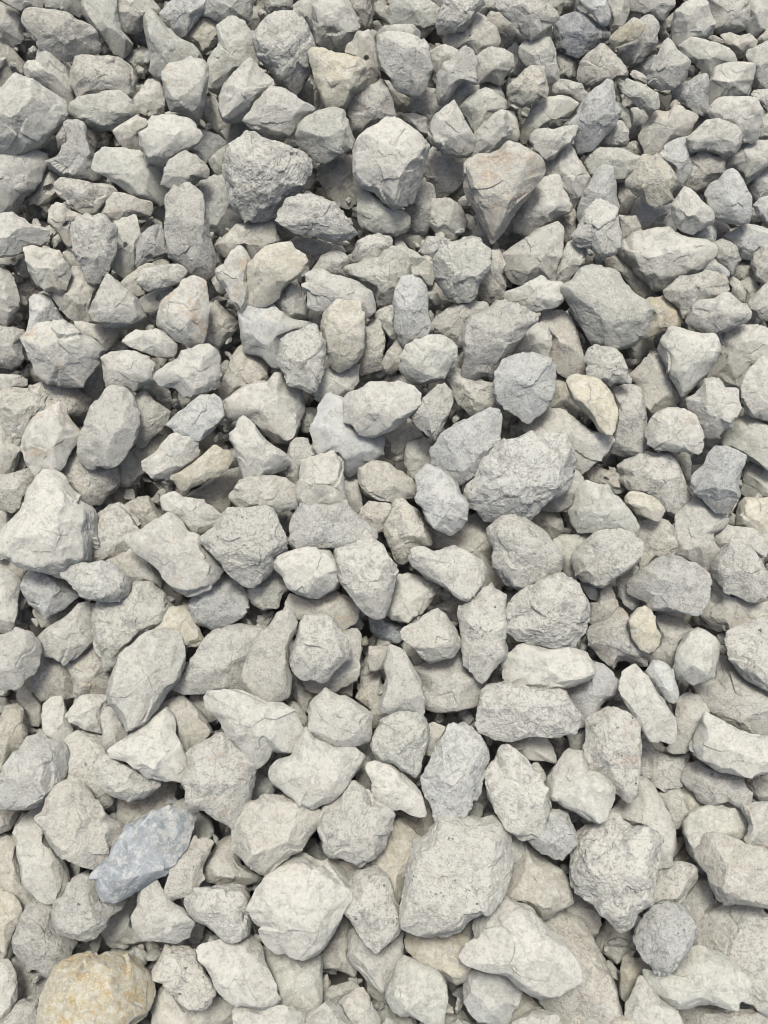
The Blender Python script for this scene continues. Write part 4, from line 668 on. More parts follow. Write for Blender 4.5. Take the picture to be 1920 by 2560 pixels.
1|30|b7sv|782,1074;789,1042;799,1018;817,1004;830,990;858,997;872,1011;872,1039;883,1067;910,1084;942,1088;956,1088;959,1122;949,1143;917,1164;890,1175;869,1185;855,1171;844,1143;824,1136;796,1140;785,1122|848,1068,6;916,1118,5;882,1152,4|large pale blue stone wrapped under a white boulder, middle centre of the pile
1|30|t4|1311,2095;1321,2119;1349,2140;1377,2154;1405,2175;1426,2209;1433,2244;1433,2258;1408,2272;1380,2286;1356,2293;1332,2272;1297,2258;1262,2244;1252,2237;1269,2202;1273,2168;1287,2154;1301,2126|1366,2186,6;1379,2243,6;1322,2169,4|large beige chunky stone between the largest flat slab and the giant white wedge
1|31|w6|66,2010;101,1996;122,1982;112,2014;94,2038;101,2066;119,2100;140,2128;160,2153;167,2177;174,2208;164,2233;146,2257;126,2253;98,2247;70,2233;56,2205;53,2170;42,2142;39,2100;35,2059;46,2031|125,2155,6;118,2223,6;68,2101,5|long pale stone crossed by a thin crack, lower left of the pile
1|30|w4|670,954;684,933;704,930;715,950;725,971;750,985;753,1023;750,1062;739,1093;722,1110;687,1103;659,1083;635,1058;611,1051;590,1048;565,1041;551,1023;562,999;586,982;614,964;642,957|653,979,5;612,1006,4;703,1006,4;653,1040,5|big cracked pale stone with jagged upper edge, middle centre of the pile
1|30|w6|1728,1708;1749,1701;1780,1694;1791,1667;1798,1653;1826,1656;1843,1673;1867,1694;1895,1715;1923,1733;1951,1750;1951,1806;1919,1830;1895,1840;1867,1833;1839,1823;1808,1813;1784,1795;1759,1767;1742,1740|1816,1719,5;1866,1757,6;1765,1736,4;1903,1787,5|large pale slanting oblong stone at the lower right of the grey prism
1|30|w5b|447,1704;464,1676;482,1645;502,1610;516,1589;534,1575;579,1565;603,1565;655,1569;662,1579;645,1600;631,1628;621,1662;614,1697;617,1718;586,1725;551,1728;509,1728;475,1725;454,1718|578,1581,4;545,1652,5;497,1692,4;568,1703,5|broad slab with a small dark blue mark on its top edge, lower left
1|30|y5|831,2166;852,2148;887,2159;922,2155;949,2127;967,2093;981,2054;998,2047;1026,2072;1047,2099;1050,2141;1040,2176;1016,2204;1009,2232;991,2266;939,2239;887,2239;873,2225;863,2204|990,2152,5|medium cream slanting oblong stone between the yellow-sided speckled stone and the polygonal white boulder
1|30|w6|1546,618;1560,600;1581,579;1612,576;1643,569;1671,569;1699,586;1727,597;1754,604;1768,621;1765,649;1744,677;1709,694;1681,711;1657,725;1636,729;1612,704;1581,670;1553,642|1637,642,6;1681,662,6;1738,669,5;1603,595,4|very wide pale stone with a pointed shape on both ends, upper right
1|30|n6m|237,1526;248,1502;293,1498;335,1453;376,1453;408,1484;432,1522;408,1557;373,1585;331,1616;293,1658;272,1661;248,1623;237,1575|338,1523,6;287,1591,5|very large grainy grey-white boulder, middle left of the pile
1|29|w5m|1742,2330;1756,2302;1766,2278;1791,2268;1819,2257;1850,2257;1885,2264;1909,2278;1930,2295;1951,2316;1951,2511;1909,2521;1860,2504;1819,2455;1777,2407;1742,2368;1739,2348|1833,2321,5;1890,2398,5|large mottled pale upright oblong stone between the notched greenish stone and the right-edge beige boulder
1|30|t6mr|1340,2283;1388,2272;1406,2283;1423,2289;1447,2307;1468,2328;1482,2352;1500,2380;1514,2411;1531,2446;1541,2474;1548,2509;1555,2536;1559,2564;1531,2585;1496,2578;1461,2561;1427,2550;1399,2533;1364,2495;1350,2439;1336,2352|1478,2412,6;1495,2506,5;1428,2506,4;1411,2327,4|long mottled stone with brown patches, bottom right of the pile
0|-9|y6|1521,2560;1542,2536;1562,2543;1583,2540;1603,2553;1617,2581;1597,2625;1528,2625||
0|-9|w5|1281,2560;1305,2540;1328,2526;1356,2523;1380,2530;1397,2547;1414,2574;1390,2615;1287,2615||
0|-7|b6|1440,-21;1515,-21;1519,6;1529,51;1533,68;1519,75;1502,65;1481,37;1461,20|1502,27,5|
0|-5|y8r|1522,95;1539,81;1563,60;1583,43;1597,43;1604,60;1607,74;1597,95;1573,105;1545,115;1528,119;1518,108|1563,78,5;1583,88,5|
0|-10|w7|773,2533;791,2519;811,2506;835,2506;855,2523;862,2540;879,2560;890,2595;821,2625;773,2608;770,2567||
0|-6|y5s|1552,1246;1572,1232;1599,1232;1627,1239;1647,1256;1658,1270;1664,1291;1651,1301;1637,1304;1613,1294;1593,1284;1582,1270||
1|-5|b7|1613,1668;1626,1655;1643,1651;1664,1658;1681,1679;1688,1702;1695,1730;1698,1754;1695,1778;1681,1781;1671,1761;1657,1737;1640,1713;1623,1692|1650,1696,6;1677,1743,6|small pale blue chip shaped like a fin, lower right of the pile
1|-9|w6r|1856,2012;1873,2006;1948,2002;1948,2118;1900,2118;1866,2112;1859,2094;1870,2081;1873,2060;1859,2033||pinkish-white stone with thin rusty cracks, lower right of the pile
1|-6|w6m|340,692;350,675;378,668;412,662;443,662;460,675;473,689;463,703;432,713;405,720;378,727;357,727;344,713|405,692,5|flat cigar-shaped pale stone, upper left of the pile
1|-8|w6|1328,337;1338,324;1362,320;1383,324;1413,314;1437,314;1441,334;1427,358;1400,375;1383,399;1366,399;1338,378;1328,355|1349,348,4;1389,354,6|small pale flat-lying oblong stone between the teardrop stone and the orange heart-shaped stone
1|-7|y7|1569,1550;1582,1533;1600,1520;1613,1513;1630,1526;1637,1547;1641,1571;1651,1591;1647,1612;1637,1625;1620,1632;1600,1625;1589,1608;1579,1595;1576,1574|1613,1568,6;1630,1601,5|small cream fragment with fluted faces, middle right of the pile
1|-9|w6m|1116,-21;1211,-21;1205,13;1187,34;1177,54;1164,71;1136,82;1109,78;1092,64;1092,47;1102,30;1109,10|1163,27,6;1136,47,6;1109,47,4|small mottled pale flat-lying oblong stone a little way above the horned white stone
1|-6|n5m|1524,206;1528,192;1548,188;1569,195;1589,206;1617,216;1644,233;1668,250;1685,264;1678,277;1651,284;1620,277;1589,260;1562,236;1538,223|1563,209,5;1613,236,6;1657,263,5|long flat speckled slab lying diagonally, top right of the pile
1|-7|w6|1193,331;1210,307;1234,286;1251,276;1265,279;1268,303;1279,324;1272,344;1248,365;1224,385;1197,392;1173,396;1176,372;1186,351|1204,361,6;1261,327,6|small pale slanting elongated stone between the orange heart-shaped stone and the pyramid stone
1|-6|w7|303,851;313,830;330,824;371,827;399,827;419,841;440,858;463,875;446,889;416,895;381,889;351,878;320,865|354,858,5;405,865,5|bright white lens-shaped stone, upper left of the pile
1|-9|w5r|401,463;408,446;411,422;428,398;445,384;466,377;493,395;507,408;517,425;514,446;490,449;462,473;435,477|489,412,4;456,439,5|small pale chunky stone between the slanted greenish slab and the tall two-toned slab
1|-10|y6m|1271,213;1295,192;1312,172;1339,165;1363,168;1366,202;1373,230;1366,247;1349,243;1332,260;1305,267;1278,257;1267,236|1332,189,5;1298,223,6;1349,223,5|lumpy cream stone with a brown crest, top right of the pile
1|-10|w5|584,2526;598,2513;635,2520;669,2520;693,2513;727,2516;755,2526;768,2540;772,2567;755,2608;652,2625;577,2591||small pale flat-lying elongated stone at the lower right of the rounded-triangular stone
1|-10|w6|1677,513;1694,489;1711,465;1728,472;1752,499;1776,520;1786,533;1779,554;1748,574;1714,581;1690,568;1680,540|1704,540,6;1738,533,6|small pale rounded stone between the light blue pyramid and the hollowed knobbly stone
1|-9|w6mp|1464,902;1471,874;1495,864;1522,867;1543,874;1560,895;1567,919;1573,943;1570,956;1543,953;1522,963;1498,953;1467,946;1464,922;1471,912|1495,905,4;1529,912,5|small knobbly pitted white stone, upper right of the pile
1|-8|w6|408,1263;418,1236;442,1232;459,1243;483,1246;507,1249;527,1270;548,1290;534,1311;514,1328;496,1338;479,1331;466,1311;449,1294;425,1284;411,1273|489,1287,5;523,1287,4|small pale slanting oblong stone between the pinkish-patched square stone and the shield-shaped stone
1|-10|w5|1839,962;1856,938;1880,914;1907,901;1941,904;1941,1041;1907,1051;1883,1041;1866,1017;1852,993|1860,993,5;1900,956,5|small pale upright oblong stone touching the right side of the crown-shaped stone
1|-9|w6|1109,158;1136,141;1153,121;1164,114;1181,128;1191,155;1194,192;1194,210;1181,213;1167,196;1143,216;1123,247;1109,264;1095,247;1092,213;1095,182|1157,162,5;1123,203,5|white stone with a small horn at the top, top centre of the pile
1|-10|w6|1643,138;1657,114;1671,104;1681,111;1694,124;1715,141;1725,155;1718,186;1708,206;1684,223;1650,227;1630,217;1616,203;1623,176;1633,159|1671,169,6;1698,189,5|white cone-shaped stone with a rounded tip, top right of the pile
1|-8|w6rr|541,679;558,662;578,627;592,617;605,617;619,634;626,651;619,675;619,709;626,737;622,764;612,778;602,778;595,764;575,747;561,720;544,699|605,652,5;609,703,7;605,750,4|narrow white shard with rust-brown stains, upper left of the pile
1|-8|w6|1260,743;1277,726;1311,712;1329,702;1352,688;1366,702;1404,706;1414,729;1411,750;1393,767;1363,774;1339,781;1311,774;1291,757;1264,750|1359,709,5;1379,736,6;1305,750,5|wide low white stone with a stepped peak, upper right of the pile
1|-9|w5m|1028,1037;1055,999;1082,972;1110,958;1130,979;1133,1006;1116,1047;1103,1081;1089,1105;1048,1071|1096,1006,5;1062,1057,5|small mottled pale upright oblong stone between the leaf-shaped slab and the fan-creased stone
1|-10|b5mp|1325,2088;1345,2074;1366,2057;1369,2026;1383,2023;1396,2026;1417,2037;1430,2060;1441,2084;1444,2108;1424,2129;1407,2149;1389,2142;1359,2129;1338,2112|1393,2047,5;1389,2101,6|grey stone with a bulbous nose, lower right of the pile
1|-12|w6|-28,540;6,537;30,533;51,547;75,560;102,567;119,574;119,601;102,615;75,615;54,632;34,642;-1,642;-35,639|27,584,6;68,574,6|medium pale chunky stone at the upper left of the pinkish oval
1|-9|w5|1717,344;1737,327;1765,300;1792,296;1819,303;1843,314;1854,331;1850,358;1837,382;1809,389;1765,375;1727,382;1720,365|1748,361,5;1816,348,6;1782,321,5|medium pale flat-lying oblong stone a little way above the light blue pyramid
1|-9|t7r|60,621;81,617;115,624;145,631;163,652;180,679;173,703;163,727;152,737;135,723;111,727;94,710;77,679;63,652|101,652,5;135,686,6|pinkish-beige oval stone, upper left of the pile
1|-8|w6|360,1152;381,1138;395,1125;408,1104;425,1087;439,1084;463,1094;487,1094;497,1108;494,1128;483,1152;456,1173;425,1190;395,1196;377,1196;367,1176|405,1165,6;466,1125,6;422,1118,4|medium pale slanting oblong stone at the upper left of the cream splinter
1|-11|w5mr|1247,23;1260,0;1278,-21;1349,-21;1366,3;1394,30;1397,44;1373,68;1349,92;1329,99;1305,82;1281,58;1260,41|1298,27,5;1349,47,5;1329,68,5|large speckled stone with a brown smudge, top right of the pile
1|-12|w5|1582,2472;1596,2452;1610,2445;1620,2462;1637,2482;1657,2503;1678,2516;1695,2527;1705,2551;1705,2609;1613,2626;1555,2575;1569,2523|1630,2506,5|medium pale chunky stone between the notched greenish stone and the brown-patched long stone
1|-10|b6|422,1061;449,1033;477,1006;497,989;518,989;555,1013;562,1040;531,1078;497,1105;449,1095|501,1023,5;518,1060,5|medium bluish chunky stone between the chunky thin-pointed stone and the cracked jagged stone
1|-8|t5mr|1656,726;1680,709;1707,695;1738,685;1772,678;1796,682;1813,702;1827,723;1823,736;1786,743;1752,757;1731,771;1704,774;1680,757;1663,743|1731,716,6;1792,696,5;1725,743,6|flat stone with a reddish-brown front face, upper right of the pile
1|-11|w6|1774,280;1785,263;1805,249;1832,242;1867,242;1890,249;1904,273;1904,297;1894,328;1880,345;1860,355;1839,342;1812,324;1785,304|1833,287,6;1866,270,5|small pale chunky stone a little way down and right from the smooth pale oval
1|-9|y7|1413,965;1427,952;1461,948;1495,952;1516,965;1529,986;1543,1017;1543,1037;1536,1064;1519,1085;1495,1075;1475,1040;1451,1017;1434,999|1461,1003,6;1522,1013,6;1448,966,4;1505,1057,5|cream wedge with a honey-coloured broken corner, middle right of the pile
1|-9|w6m|256,1898;270,1884;283,1894;304,1908;338,1925;365,1939;386,1942;403,1952;396,1973;365,1990;338,1997;311,1997;287,1990;270,1983;252,1963;246,1939;249,1915|287,1952,5;327,1966,6|medium mottled pale flat-lying oblong stone between the honeycombed stone and the flat white triangle
1|-10|w7|1724,787;1734,763;1751,749;1785,746;1806,732;1826,732;1843,749;1864,766;1874,780;1867,797;1840,814;1813,828;1792,835;1765,831;1741,821;1727,807|1799,777,6|medium white flat-lying oblong stone between the red-fronted flat stone and the downward-tapering white stone
1|-11|y6mp|1569,459;1575,442;1592,411;1606,394;1627,394;1644,391;1657,401;1678,418;1692,445;1688,463;1678,483;1685,500;1664,510;1644,521;1620,514;1606,493;1589,480;1572,469|1613,412,5;1623,456,4;1657,489,5;1664,432,6|knobbly cream stone with a hollow centre, upper right of the pile
1|-10|w5|252,895;276,881;310,877;338,877;365,891;386,912;392,939;389,956;355,963;334,980;317,966;290,970;266,966;259,939;256,915|284,942,5;354,912,5;331,952,6|medium pale flat-lying oblong stone just above the bright egg-shaped boulder
1|-7|y7|576,1107;569,1094;545,1100;531,1118;518,1128;497,1145;477,1162;456,1176;432,1189;408,1193;402,1210;412,1230;422,1237;449,1234;477,1220;511,1206;542,1189;569,1176;576,1141|518,1169,6;450,1209,5;561,1149,5|long cream splinter with a dark edge beneath, middle left of the pile
1|-11|w5|1071,348;1075,310;1085,290;1102,276;1119,262;1133,252;1147,269;1164,303;1181,331;1191,351;1181,379;1167,389;1130,389;1106,385;1099,372;1078,362|1130,297,6;1113,358,6;1130,270,5|pyramid-shaped stone with a sharp vertical ridge, upper centre of the pile
1|-11|w6|-28,1597;6,1594;30,1587;37,1577;68,1580;85,1594;95,1608;99,1635;88,1669;71,1693;51,1713;40,1724;17,1720;-28,1710|78,1611,4;68,1662,5;27,1635,5|medium pale upright oblong stone a little way down and left from the potato-shaped stone
1|-7|t6mp|483,2101;496,2080;524,2080;541,2080;534,2107;520,2138;507,2169;507,2196;490,2227;466,2241;449,2254;428,2247;418,2230;418,2196;428,2176;449,2145;469,2118|506,2118,4;473,2169,5;446,2209,5|narrow rough brownish stone leaning right, lower left of the pile
1|-11|b7|1805,438;1819,425;1833,421;1846,431;1860,452;1870,479;1880,500;1880,534;1874,558;1850,561;1816,554;1785,544;1768,520;1768,489;1785,462|1826,456,5;1799,506,4;1860,506,6;1826,513,7|light blue pyramid-shaped stone, upper right of the pile
1|-10|w6mpb|168,1439;182,1418;202,1405;223,1408;253,1401;277,1405;294,1422;311,1439;318,1459;311,1483;291,1500;257,1504;229,1500;209,1493;195,1476;175,1459|219,1432,4;277,1432,5;253,1473,5|lumpy potato-shaped stone with grey hollows, middle left of the pile
1|-12|w6|266,685;273,685;287,698;304,716;324,729;342,746;352,770;362,791;355,801;335,815;311,818;283,818;256,811;232,804;225,784;229,767;242,733;256,705|253,767,5;270,709,4;321,790,6|smooth white cone with a pointed top, upper left of the pile
1|-11|n6s|1683,1669;1690,1642;1694,1618;1707,1594;1724,1577;1745,1570;1765,1577;1786,1597;1793,1611;1793,1642;1789,1669;1786,1693;1765,1703;1738,1710;1714,1700;1694,1693|1711,1669,5;1741,1662,7;1775,1676,5;1748,1591,5|smooth prism-like grey stone with a flat shaded end, lower right of the pile
1|-10|b6mp|994,722;1011,705;1035,695;1052,695;1062,709;1069,722;1069,763;1073,797;1079,818;1073,838;1056,849;1038,855;1015,852;994,831;987,804;987,770;984,736|1028,736,5;1028,821,5|bean-shaped bluish stone standing upright, upper centre of the pile
1|-11|w6p|1433,588;1451,557;1461,526;1481,509;1505,502;1522,509;1539,526;1546,547;1553,584;1553,619;1539,636;1519,643;1502,649;1488,636;1478,622;1454,612;1437,598|1461,561,5;1515,615,4;1522,561,5|white stone with a curved crack down its face, upper right of the pile
1|-8|w7|913,1908;926,1901;950,1904;978,1911;995,1925;1015,1945;1036,1966;1053,1983;1060,2003;1060,2024;1049,2037;1029,2034;1001,2024;984,2027;960,2020;947,2007;937,1983;930,1955;916,1928|1005,1962,6;1001,2006,5|sloping white smooth wedge, lower centre of the pile
1|-9|w5t|598,1202;625,1195;659,1192;693,1192;714,1202;734,1212;741,1229;748,1247;748,1260;721,1274;693,1281;676,1274;659,1267;618,1274;570,1274;577,1247;584,1223|592,1233,5;642,1236,6;659,1257,4;693,1219,5|long wedge with a bright white front ledge, middle centre of the pile
1|-11|w5|574,1084;591,1067;608,1043;619,1043;632,1060;646,1077;663,1098;680,1111;701,1125;718,1139;714,1152;697,1169;670,1183;642,1193;619,1200;608,1197;601,1169;591,1139;584,1115;574,1101|646,1135,6;612,1108,5;619,1182,4|bow-tie-shaped pale wedge, middle centre of the pile
1|-10|w6|763,712;780,695;804,685;817,685;831,692;848,688;872,695;896,706;917,723;940,736;940,770;944,791;930,798;913,794;903,770;882,760;838,764;814,781;797,777;780,764;770,736|804,719,6;872,730,6;923,763,5|long white stone arched like a wave, upper centre of the pile
1|-11|w7t|1004,1577;1014,1567;1034,1557;1055,1543;1075,1533;1096,1526;1113,1533;1123,1554;1140,1574;1151,1598;1151,1618;1137,1639;1110,1649;1075,1656;1055,1646;1048,1629;1024,1612;1007,1595|1032,1578,4;1116,1561,6;1123,1605,7;1069,1622,7;1055,1561,5|squarish cream-topped block, lower centre of the pile
1|-11|n5|1437,1277;1450,1256;1457,1236;1461,1212;1495,1212;1522,1212;1532,1236;1553,1256;1573,1273;1590,1297;1587,1314;1580,1331;1556,1325;1522,1325;1488,1331;1461,1318;1444,1301|1536,1270,5;1478,1243,4|medium greenish-grey flat-lying oblong stone just above the sloping oval boulder
1|-10|b6m|1423,311;1440,287;1451,260;1468,236;1488,219;1512,208;1526,205;1529,225;1536,256;1543,283;1536,311;1516,331;1502,352;1485,372;1454,376;1437,362;1434,338|1488,236,5;1468,287,6;1502,297,6;1461,338,5|teardrop-shaped bluish grey stone, top right of the pile
1|-12|w6|1714,996;1737,986;1755,965;1761,948;1785,945;1802,948;1813,969;1837,969;1847,979;1847,999;1854,1020;1840,1044;1826,1068;1792,1085;1758,1078;1744,1058;1734,1037;1720,1020|1765,1000,5;1816,1006,5|crown-shaped white stone with stepped shoulders, middle right of the pile
1|-12|n6|1000,895;1017,864;1045,851;1069,837;1103,837;1130,851;1144,868;1140,895;1123,922;1110,946;1086,953;1052,960;1024,946;1004,926|1069,892,6;1109,865,4|round stone creased like a fan, upper centre of the pile
1|-11|w6r|1622,1053;1643,1029;1670,1019;1711,1023;1739,1036;1749,1060;1759,1081;1759,1118;1749,1132;1698,1128;1650,1125;1619,1111;1616,1087|1664,1101,5;1714,1057,5|white block with an orange smear on its face, middle right of the pile
1|-11|w7|974,1617;994,1617;1011,1627;1029,1658;1042,1682;1052,1702;1056,1726;1066,1750;1056,1767;1042,1781;1018,1774;984,1784;960,1778;943,1767;950,1750;960,1730;967,1696;960,1668|995,1652,5;1008,1736,6|tooth-shaped white stone standing on its wide base, lower centre of the pile
1|-11|w5|626,147;646,165;667,192;691,212;670,226;653,243;639,267;629,284;609,298;585,308;564,305;554,294;547,270;547,243;561,209;585,182;605,161|575,267,5;619,223,7;653,203,5;568,223,4|medium pale slanting oblong stone between the waisted pale stone and the kite-shaped stone
1|-12|w6r|404,182;425,168;456,161;479,148;507,151;520,168;520,202;514,236;514,264;497,305;486,308;466,291;428,277;421,257;411,223;404,195|432,223,7;506,209,7;489,169,4;473,253,6|white block with a brown stained lower face, top left of the pile
1|-12|w6|347,331;367,320;384,296;405,286;439,290;473,303;497,324;507,337;497,358;473,375;442,389;419,413;378,409;364,389;350,365|395,371,6;446,334,7;412,311,4|white stone with a curved crest over a shaded face, upper left of the pile
1|-12|w6t|760,1155;777,1141;801,1138;832,1131;849,1144;856,1168;859,1196;863,1230;863,1261;832,1264;801,1261;774,1264;757,1267;743,1247;740,1223;746,1203;753,1179|771,1209,6;835,1203,6;828,1145,4|blocky stone with beige top standing on a flat grey one, middle centre
1|-13|w5mp|1812,1608;1818,1580;1839,1570;1866,1557;1894,1546;1928,1539;1955,1539;1955,1744;1928,1731;1900,1717;1873,1700;1849,1680;1832,1659;1818,1635|1833,1628,5;1883,1601,5;1927,1669,6|medium pitted pale upright oblong stone a little way to the right of the grey prism
1|-13|n5|746,310;763,293;797,279;838,273;859,276;869,303;879,331;886,348;883,372;849,389;811,409;787,402;770,379;746,358;739,338|858,304,6;815,327,7;852,365,6|cube-like greenish stone with a bright top face, upper centre of the pile
1|-12|w6|614,297;635,277;642,256;659,232;676,215;703,219;724,232;754,256;782,270;792,277;765,297;748,321;724,342;700,352;666,342;638,328;621,311|686,284,7;737,287,6;693,236,4|white kite-shaped stone with a ledge across it, top centre of the pile
1|-12|w5|452,877;479,871;496,864;524,860;544,877;548,905;551,939;541,966;514,983;486,997;459,994;442,973;432,966;411,963;394,939;397,929;425,912;445,898|500,895,6;449,925,5;483,973,6;527,962,5|chunky stone with a thin point on its left side, middle left of the pile
1|-11|w6mp|182,557;195,543;216,540;233,540;250,533;264,540;277,557;291,577;294,601;288,635;277,663;267,687;250,700;236,700;219,687;212,669;195,652;182,628;178,594|219,568,5;253,635,6;209,618,5|upright oval pale stone peppered with tiny grey pits, upper left of the pile
1|-11|y5|811,786;824,769;845,759;872,759;896,762;910,783;913,810;913,844;910,879;896,903;875,920;848,920;828,906;817,879;807,838;804,817|845,821,5;875,854,6|pill-shaped beige stone standing upright, upper centre of the pile
1|-11|b6m|1055,1181;1075,1175;1102,1175;1123,1192;1143,1212;1154,1236;1171,1260;1167,1298;1154,1321;1137,1328;1116,1335;1089,1325;1068,1304;1055,1270;1044,1246;1044,1222|1109,1260,7;1092,1203,4;1113,1311,5|stone with a blue-veined left side and beige right side, middle centre of the pile
1|-12|b5mbr|1727,1209;1737,1182;1758,1162;1771,1134;1792,1117;1816,1114;1843,1127;1867,1138;1864,1155;1853,1179;1847,1209;1850,1237;1840,1257;1816,1268;1792,1274;1771,1254;1748,1244;1730,1230|1765,1209,5;1792,1216,6;1833,1250,4;1816,1152,5|upright stone blotched with dark blue, middle right of the pile
1|-11|w6|692,1395;713,1384;740,1374;771,1371;798,1374;822,1377;839,1398;846,1432;846,1456;836,1473;808,1487;778,1497;747,1487;726,1473;706,1442;692,1422;685,1408|774,1439,7;788,1388,5;821,1439,5;740,1422,4|faceted pale stone like a cut gem, middle centre of the pile
1|-12|w6mp|703,850;720,837;747,830;767,813;788,816;802,833;815,854;815,891;808,922;798,956;791,980;774,984;754,973;737,967;716,956;713,939;703,926;699,898;703,871|754,854,4;761,922,6;788,878,5|medium pitted pale upright oblong stone between the tapering pale blue stone and the pill-shaped stone
1|-11|t4m|73,40;97,23;135,23;169,33;193,50;224,60;241,78;244,119;237,129;203,139;165,149;135,139;104,115;87,88;77,67|135,51,5;179,81,6;213,108,5;122,91,5|large brown-mottled oval boulder, top left of the pile
1|-12|w5m|1788,1398;1802,1374;1819,1360;1832,1347;1853,1350;1877,1364;1901,1398;1914,1425;1925,1456;1914,1494;1887,1507;1863,1500;1839,1487;1812,1477;1791,1449;1785,1425|1853,1378,4;1866,1439,6;1816,1432,5|large spearhead-shaped stone pointing up, middle right of the pile
1|-13|y7|780,138;794,124;814,121;835,131;865,134;896,145;917,165;917,196;906,223;883,237;869,261;859,278;831,274;814,274;804,250;794,220;783,189;780,162|889,169,6;848,186,6;808,203,5;872,230,5|cream triangular stone pointing down, top centre of the pile
1|-12|y5|618,658;635,645;652,624;666,614;693,607;727,604;738,621;755,638;765,655;761,672;744,693;720,710;703,727;700,740;679,754;662,764;635,761;628,747;632,727;621,710;618,689|720,625,5;669,686,5;734,662,5|large smooth beige stone with a scalloped lower edge, upper centre of the pile
1|-12|w6|357,2208;378,2202;391,2198;405,2222;419,2243;432,2260;453,2270;467,2290;491,2307;480,2324;460,2342;439,2359;412,2355;378,2352;357,2352;344,2331;330,2318;327,2290;340,2270;347,2243|365,2321,6;381,2243,5;439,2311,5|medium pale chunky stone between the slate-blue stone and the narrow brownish stone
1|-11|t6mp|418,2364;439,2370;473,2370;490,2377;497,2405;514,2432;531,2456;538,2480;531,2504;514,2524;493,2528;466,2524;445,2507;432,2487;411,2466;404,2439;394,2459;384,2452;387,2432;401,2405;408,2377|466,2422,5;462,2473,7;506,2500,4|rough stone with a pinkish hollow and raised nose, bottom left of the pile
1|-11|d7mp|688,554;702,523;719,499;746,489;777,482;808,496;839,509;863,543;880,564;897,591;856,608;798,595;740,584|788,513,6;771,557,7;828,557,6|dark crusty boulder covered in grey and white grains, upper centre of the pile
1|-12|w6rr|452,702;473,691;493,698;514,712;520,736;524,770;520,811;510,849;497,869;473,866;438,852;418,831;401,811;401,784;408,756;432,729;449,715|456,753,5;473,821,6|tall pale stone spotted with orange rust, upper left of the pile
1|-12|w6|777,1763;797,1739;818,1729;841,1739;865,1739;882,1749;906,1766;927,1783;930,1800;923,1828;913,1848;889,1859;859,1869;831,1862;804,1852;780,1838;770,1821;773,1790|821,1770,5;872,1790,5;821,1834,5|large pale chunky stone at the upper right of the concave-topped boulder
1|-14|w6|946,90;974,80;1035,90;1063,101;1073,114;1076,152;1080,176;1069,210;1056,234;1042,241;1001,230;984,217;977,196;950,169;943,128|981,142,6;988,203,5;1052,128,5|large white block with a stepped front face, top centre of the pile
1|-12|w6mb|760,1266;787,1259;821,1263;862,1259;876,1269;886,1293;900,1314;914,1334;917,1351;896,1362;869,1372;828,1369;787,1372;746,1369;732,1362;732,1345;743,1314;750,1290|777,1287,4;855,1287,4;889,1344,4;754,1344,4|flat trapezoid stone with dark blue smudges, middle centre of the pile
1|-11|w7|1010,1401;1027,1384;1048,1371;1065,1367;1085,1381;1109,1371;1136,1364;1160,1374;1184,1388;1205,1401;1215,1419;1208,1446;1198,1473;1181,1497;1171,1504;1150,1497;1123,1477;1095,1460;1061,1439;1034,1419|1123,1388,6;1113,1432,3;1170,1439,6;1143,1479,5|bird-shaped smooth white stone with a tapering left wing, middle centre of the pile
1|-12|n5mp|991,1766;1008,1773;1029,1779;1046,1779;1059,1796;1070,1820;1070,1851;1063,1882;1052,1906;1046,1933;1039,1943;1022,1933;1001,1923;981,1906;953,1902;933,1878;929,1858;936,1831;947,1813;964,1793;984,1776|1042,1804,5;995,1838,5;1018,1888,5|rough grey stone pointed at its lower right corner, lower centre of the pile
1|-14|n6mp|1088,645;1102,621;1122,604;1150,604;1177,594;1201,597;1211,614;1228,628;1228,655;1221,686;1198,710;1191,737;1177,754;1146,758;1122,744;1109,723;1102,706;1085,686;1085,665|1153,635,5;1136,703,5;1197,652,5|large crusty disc-shaped stone with a narrow foot, upper centre of the pile
1|-14|w7|1646,871;1656,844;1673,823;1697,820;1725,827;1752,833;1786,833;1800,857;1803,878;1790,905;1769,929;1749,953;1725,980;1704,994;1694,974;1680,946;1667,919;1653,892|1718,878,7;1711,946,6;1768,861,5;1704,979,4|large white stone tapering to a point below, upper right of the pile
1|-13|d7m|469,2243;483,2226;510,2219;538,2215;565,2212;585,2209;613,2215;623,2236;626,2270;626,2311;623,2338;596,2349;558,2352;538,2332;517,2314;490,2304;476,2287;469,2270|602,2236,6;585,2297,7;518,2287,5|box-like grey stone with a dark right side, bottom left of the pile
1|-12|w5m|1433,1395;1447,1371;1467,1347;1488,1330;1515,1323;1549,1323;1580,1337;1604,1351;1611,1364;1604,1392;1597,1405;1570,1426;1543,1443;1529,1456;1508,1470;1488,1467;1461,1450;1443,1433;1437,1412|1502,1371,5;1563,1378,6;1512,1419,6|oval mottled boulder sloping down to the left, middle right of the pile
1|-13|w6p|182,2195;209,2185;223,2185;237,2195;247,2222;257,2243;278,2253;298,2250;291,2277;271,2297;254,2328;237,2345;209,2352;182,2345;155,2338;141,2328;134,2304;131,2277;138,2256;155,2243;168,2215|203,2236,5;169,2311,6;230,2311,6|rounded pale stone with a small dark slit, bottom left of the pile
1|-13|w6r|125,1016;149,1012;166,1033;183,1057;200,1077;207,1087;193,1108;176,1132;162,1152;145,1180;132,1193;101,1190;91,1200;77,1180;63,1156;57,1128;57,1101;67,1074;87,1043|118,1084,5;95,1152,5;155,1101,5|large pale egg-shaped stone with faint pink specks, middle left of the pile
1|-13|w6|872,1006;886,982;927,958;985,955;1029,965;1053,982;1046,1010;1015,1051;981,1075;940,1092;899,1088;872,1051|1025,979,5;991,1033,6;917,1000,4|large pale flat-lying oblong stone between the large pale blue stone and the fan-creased stone
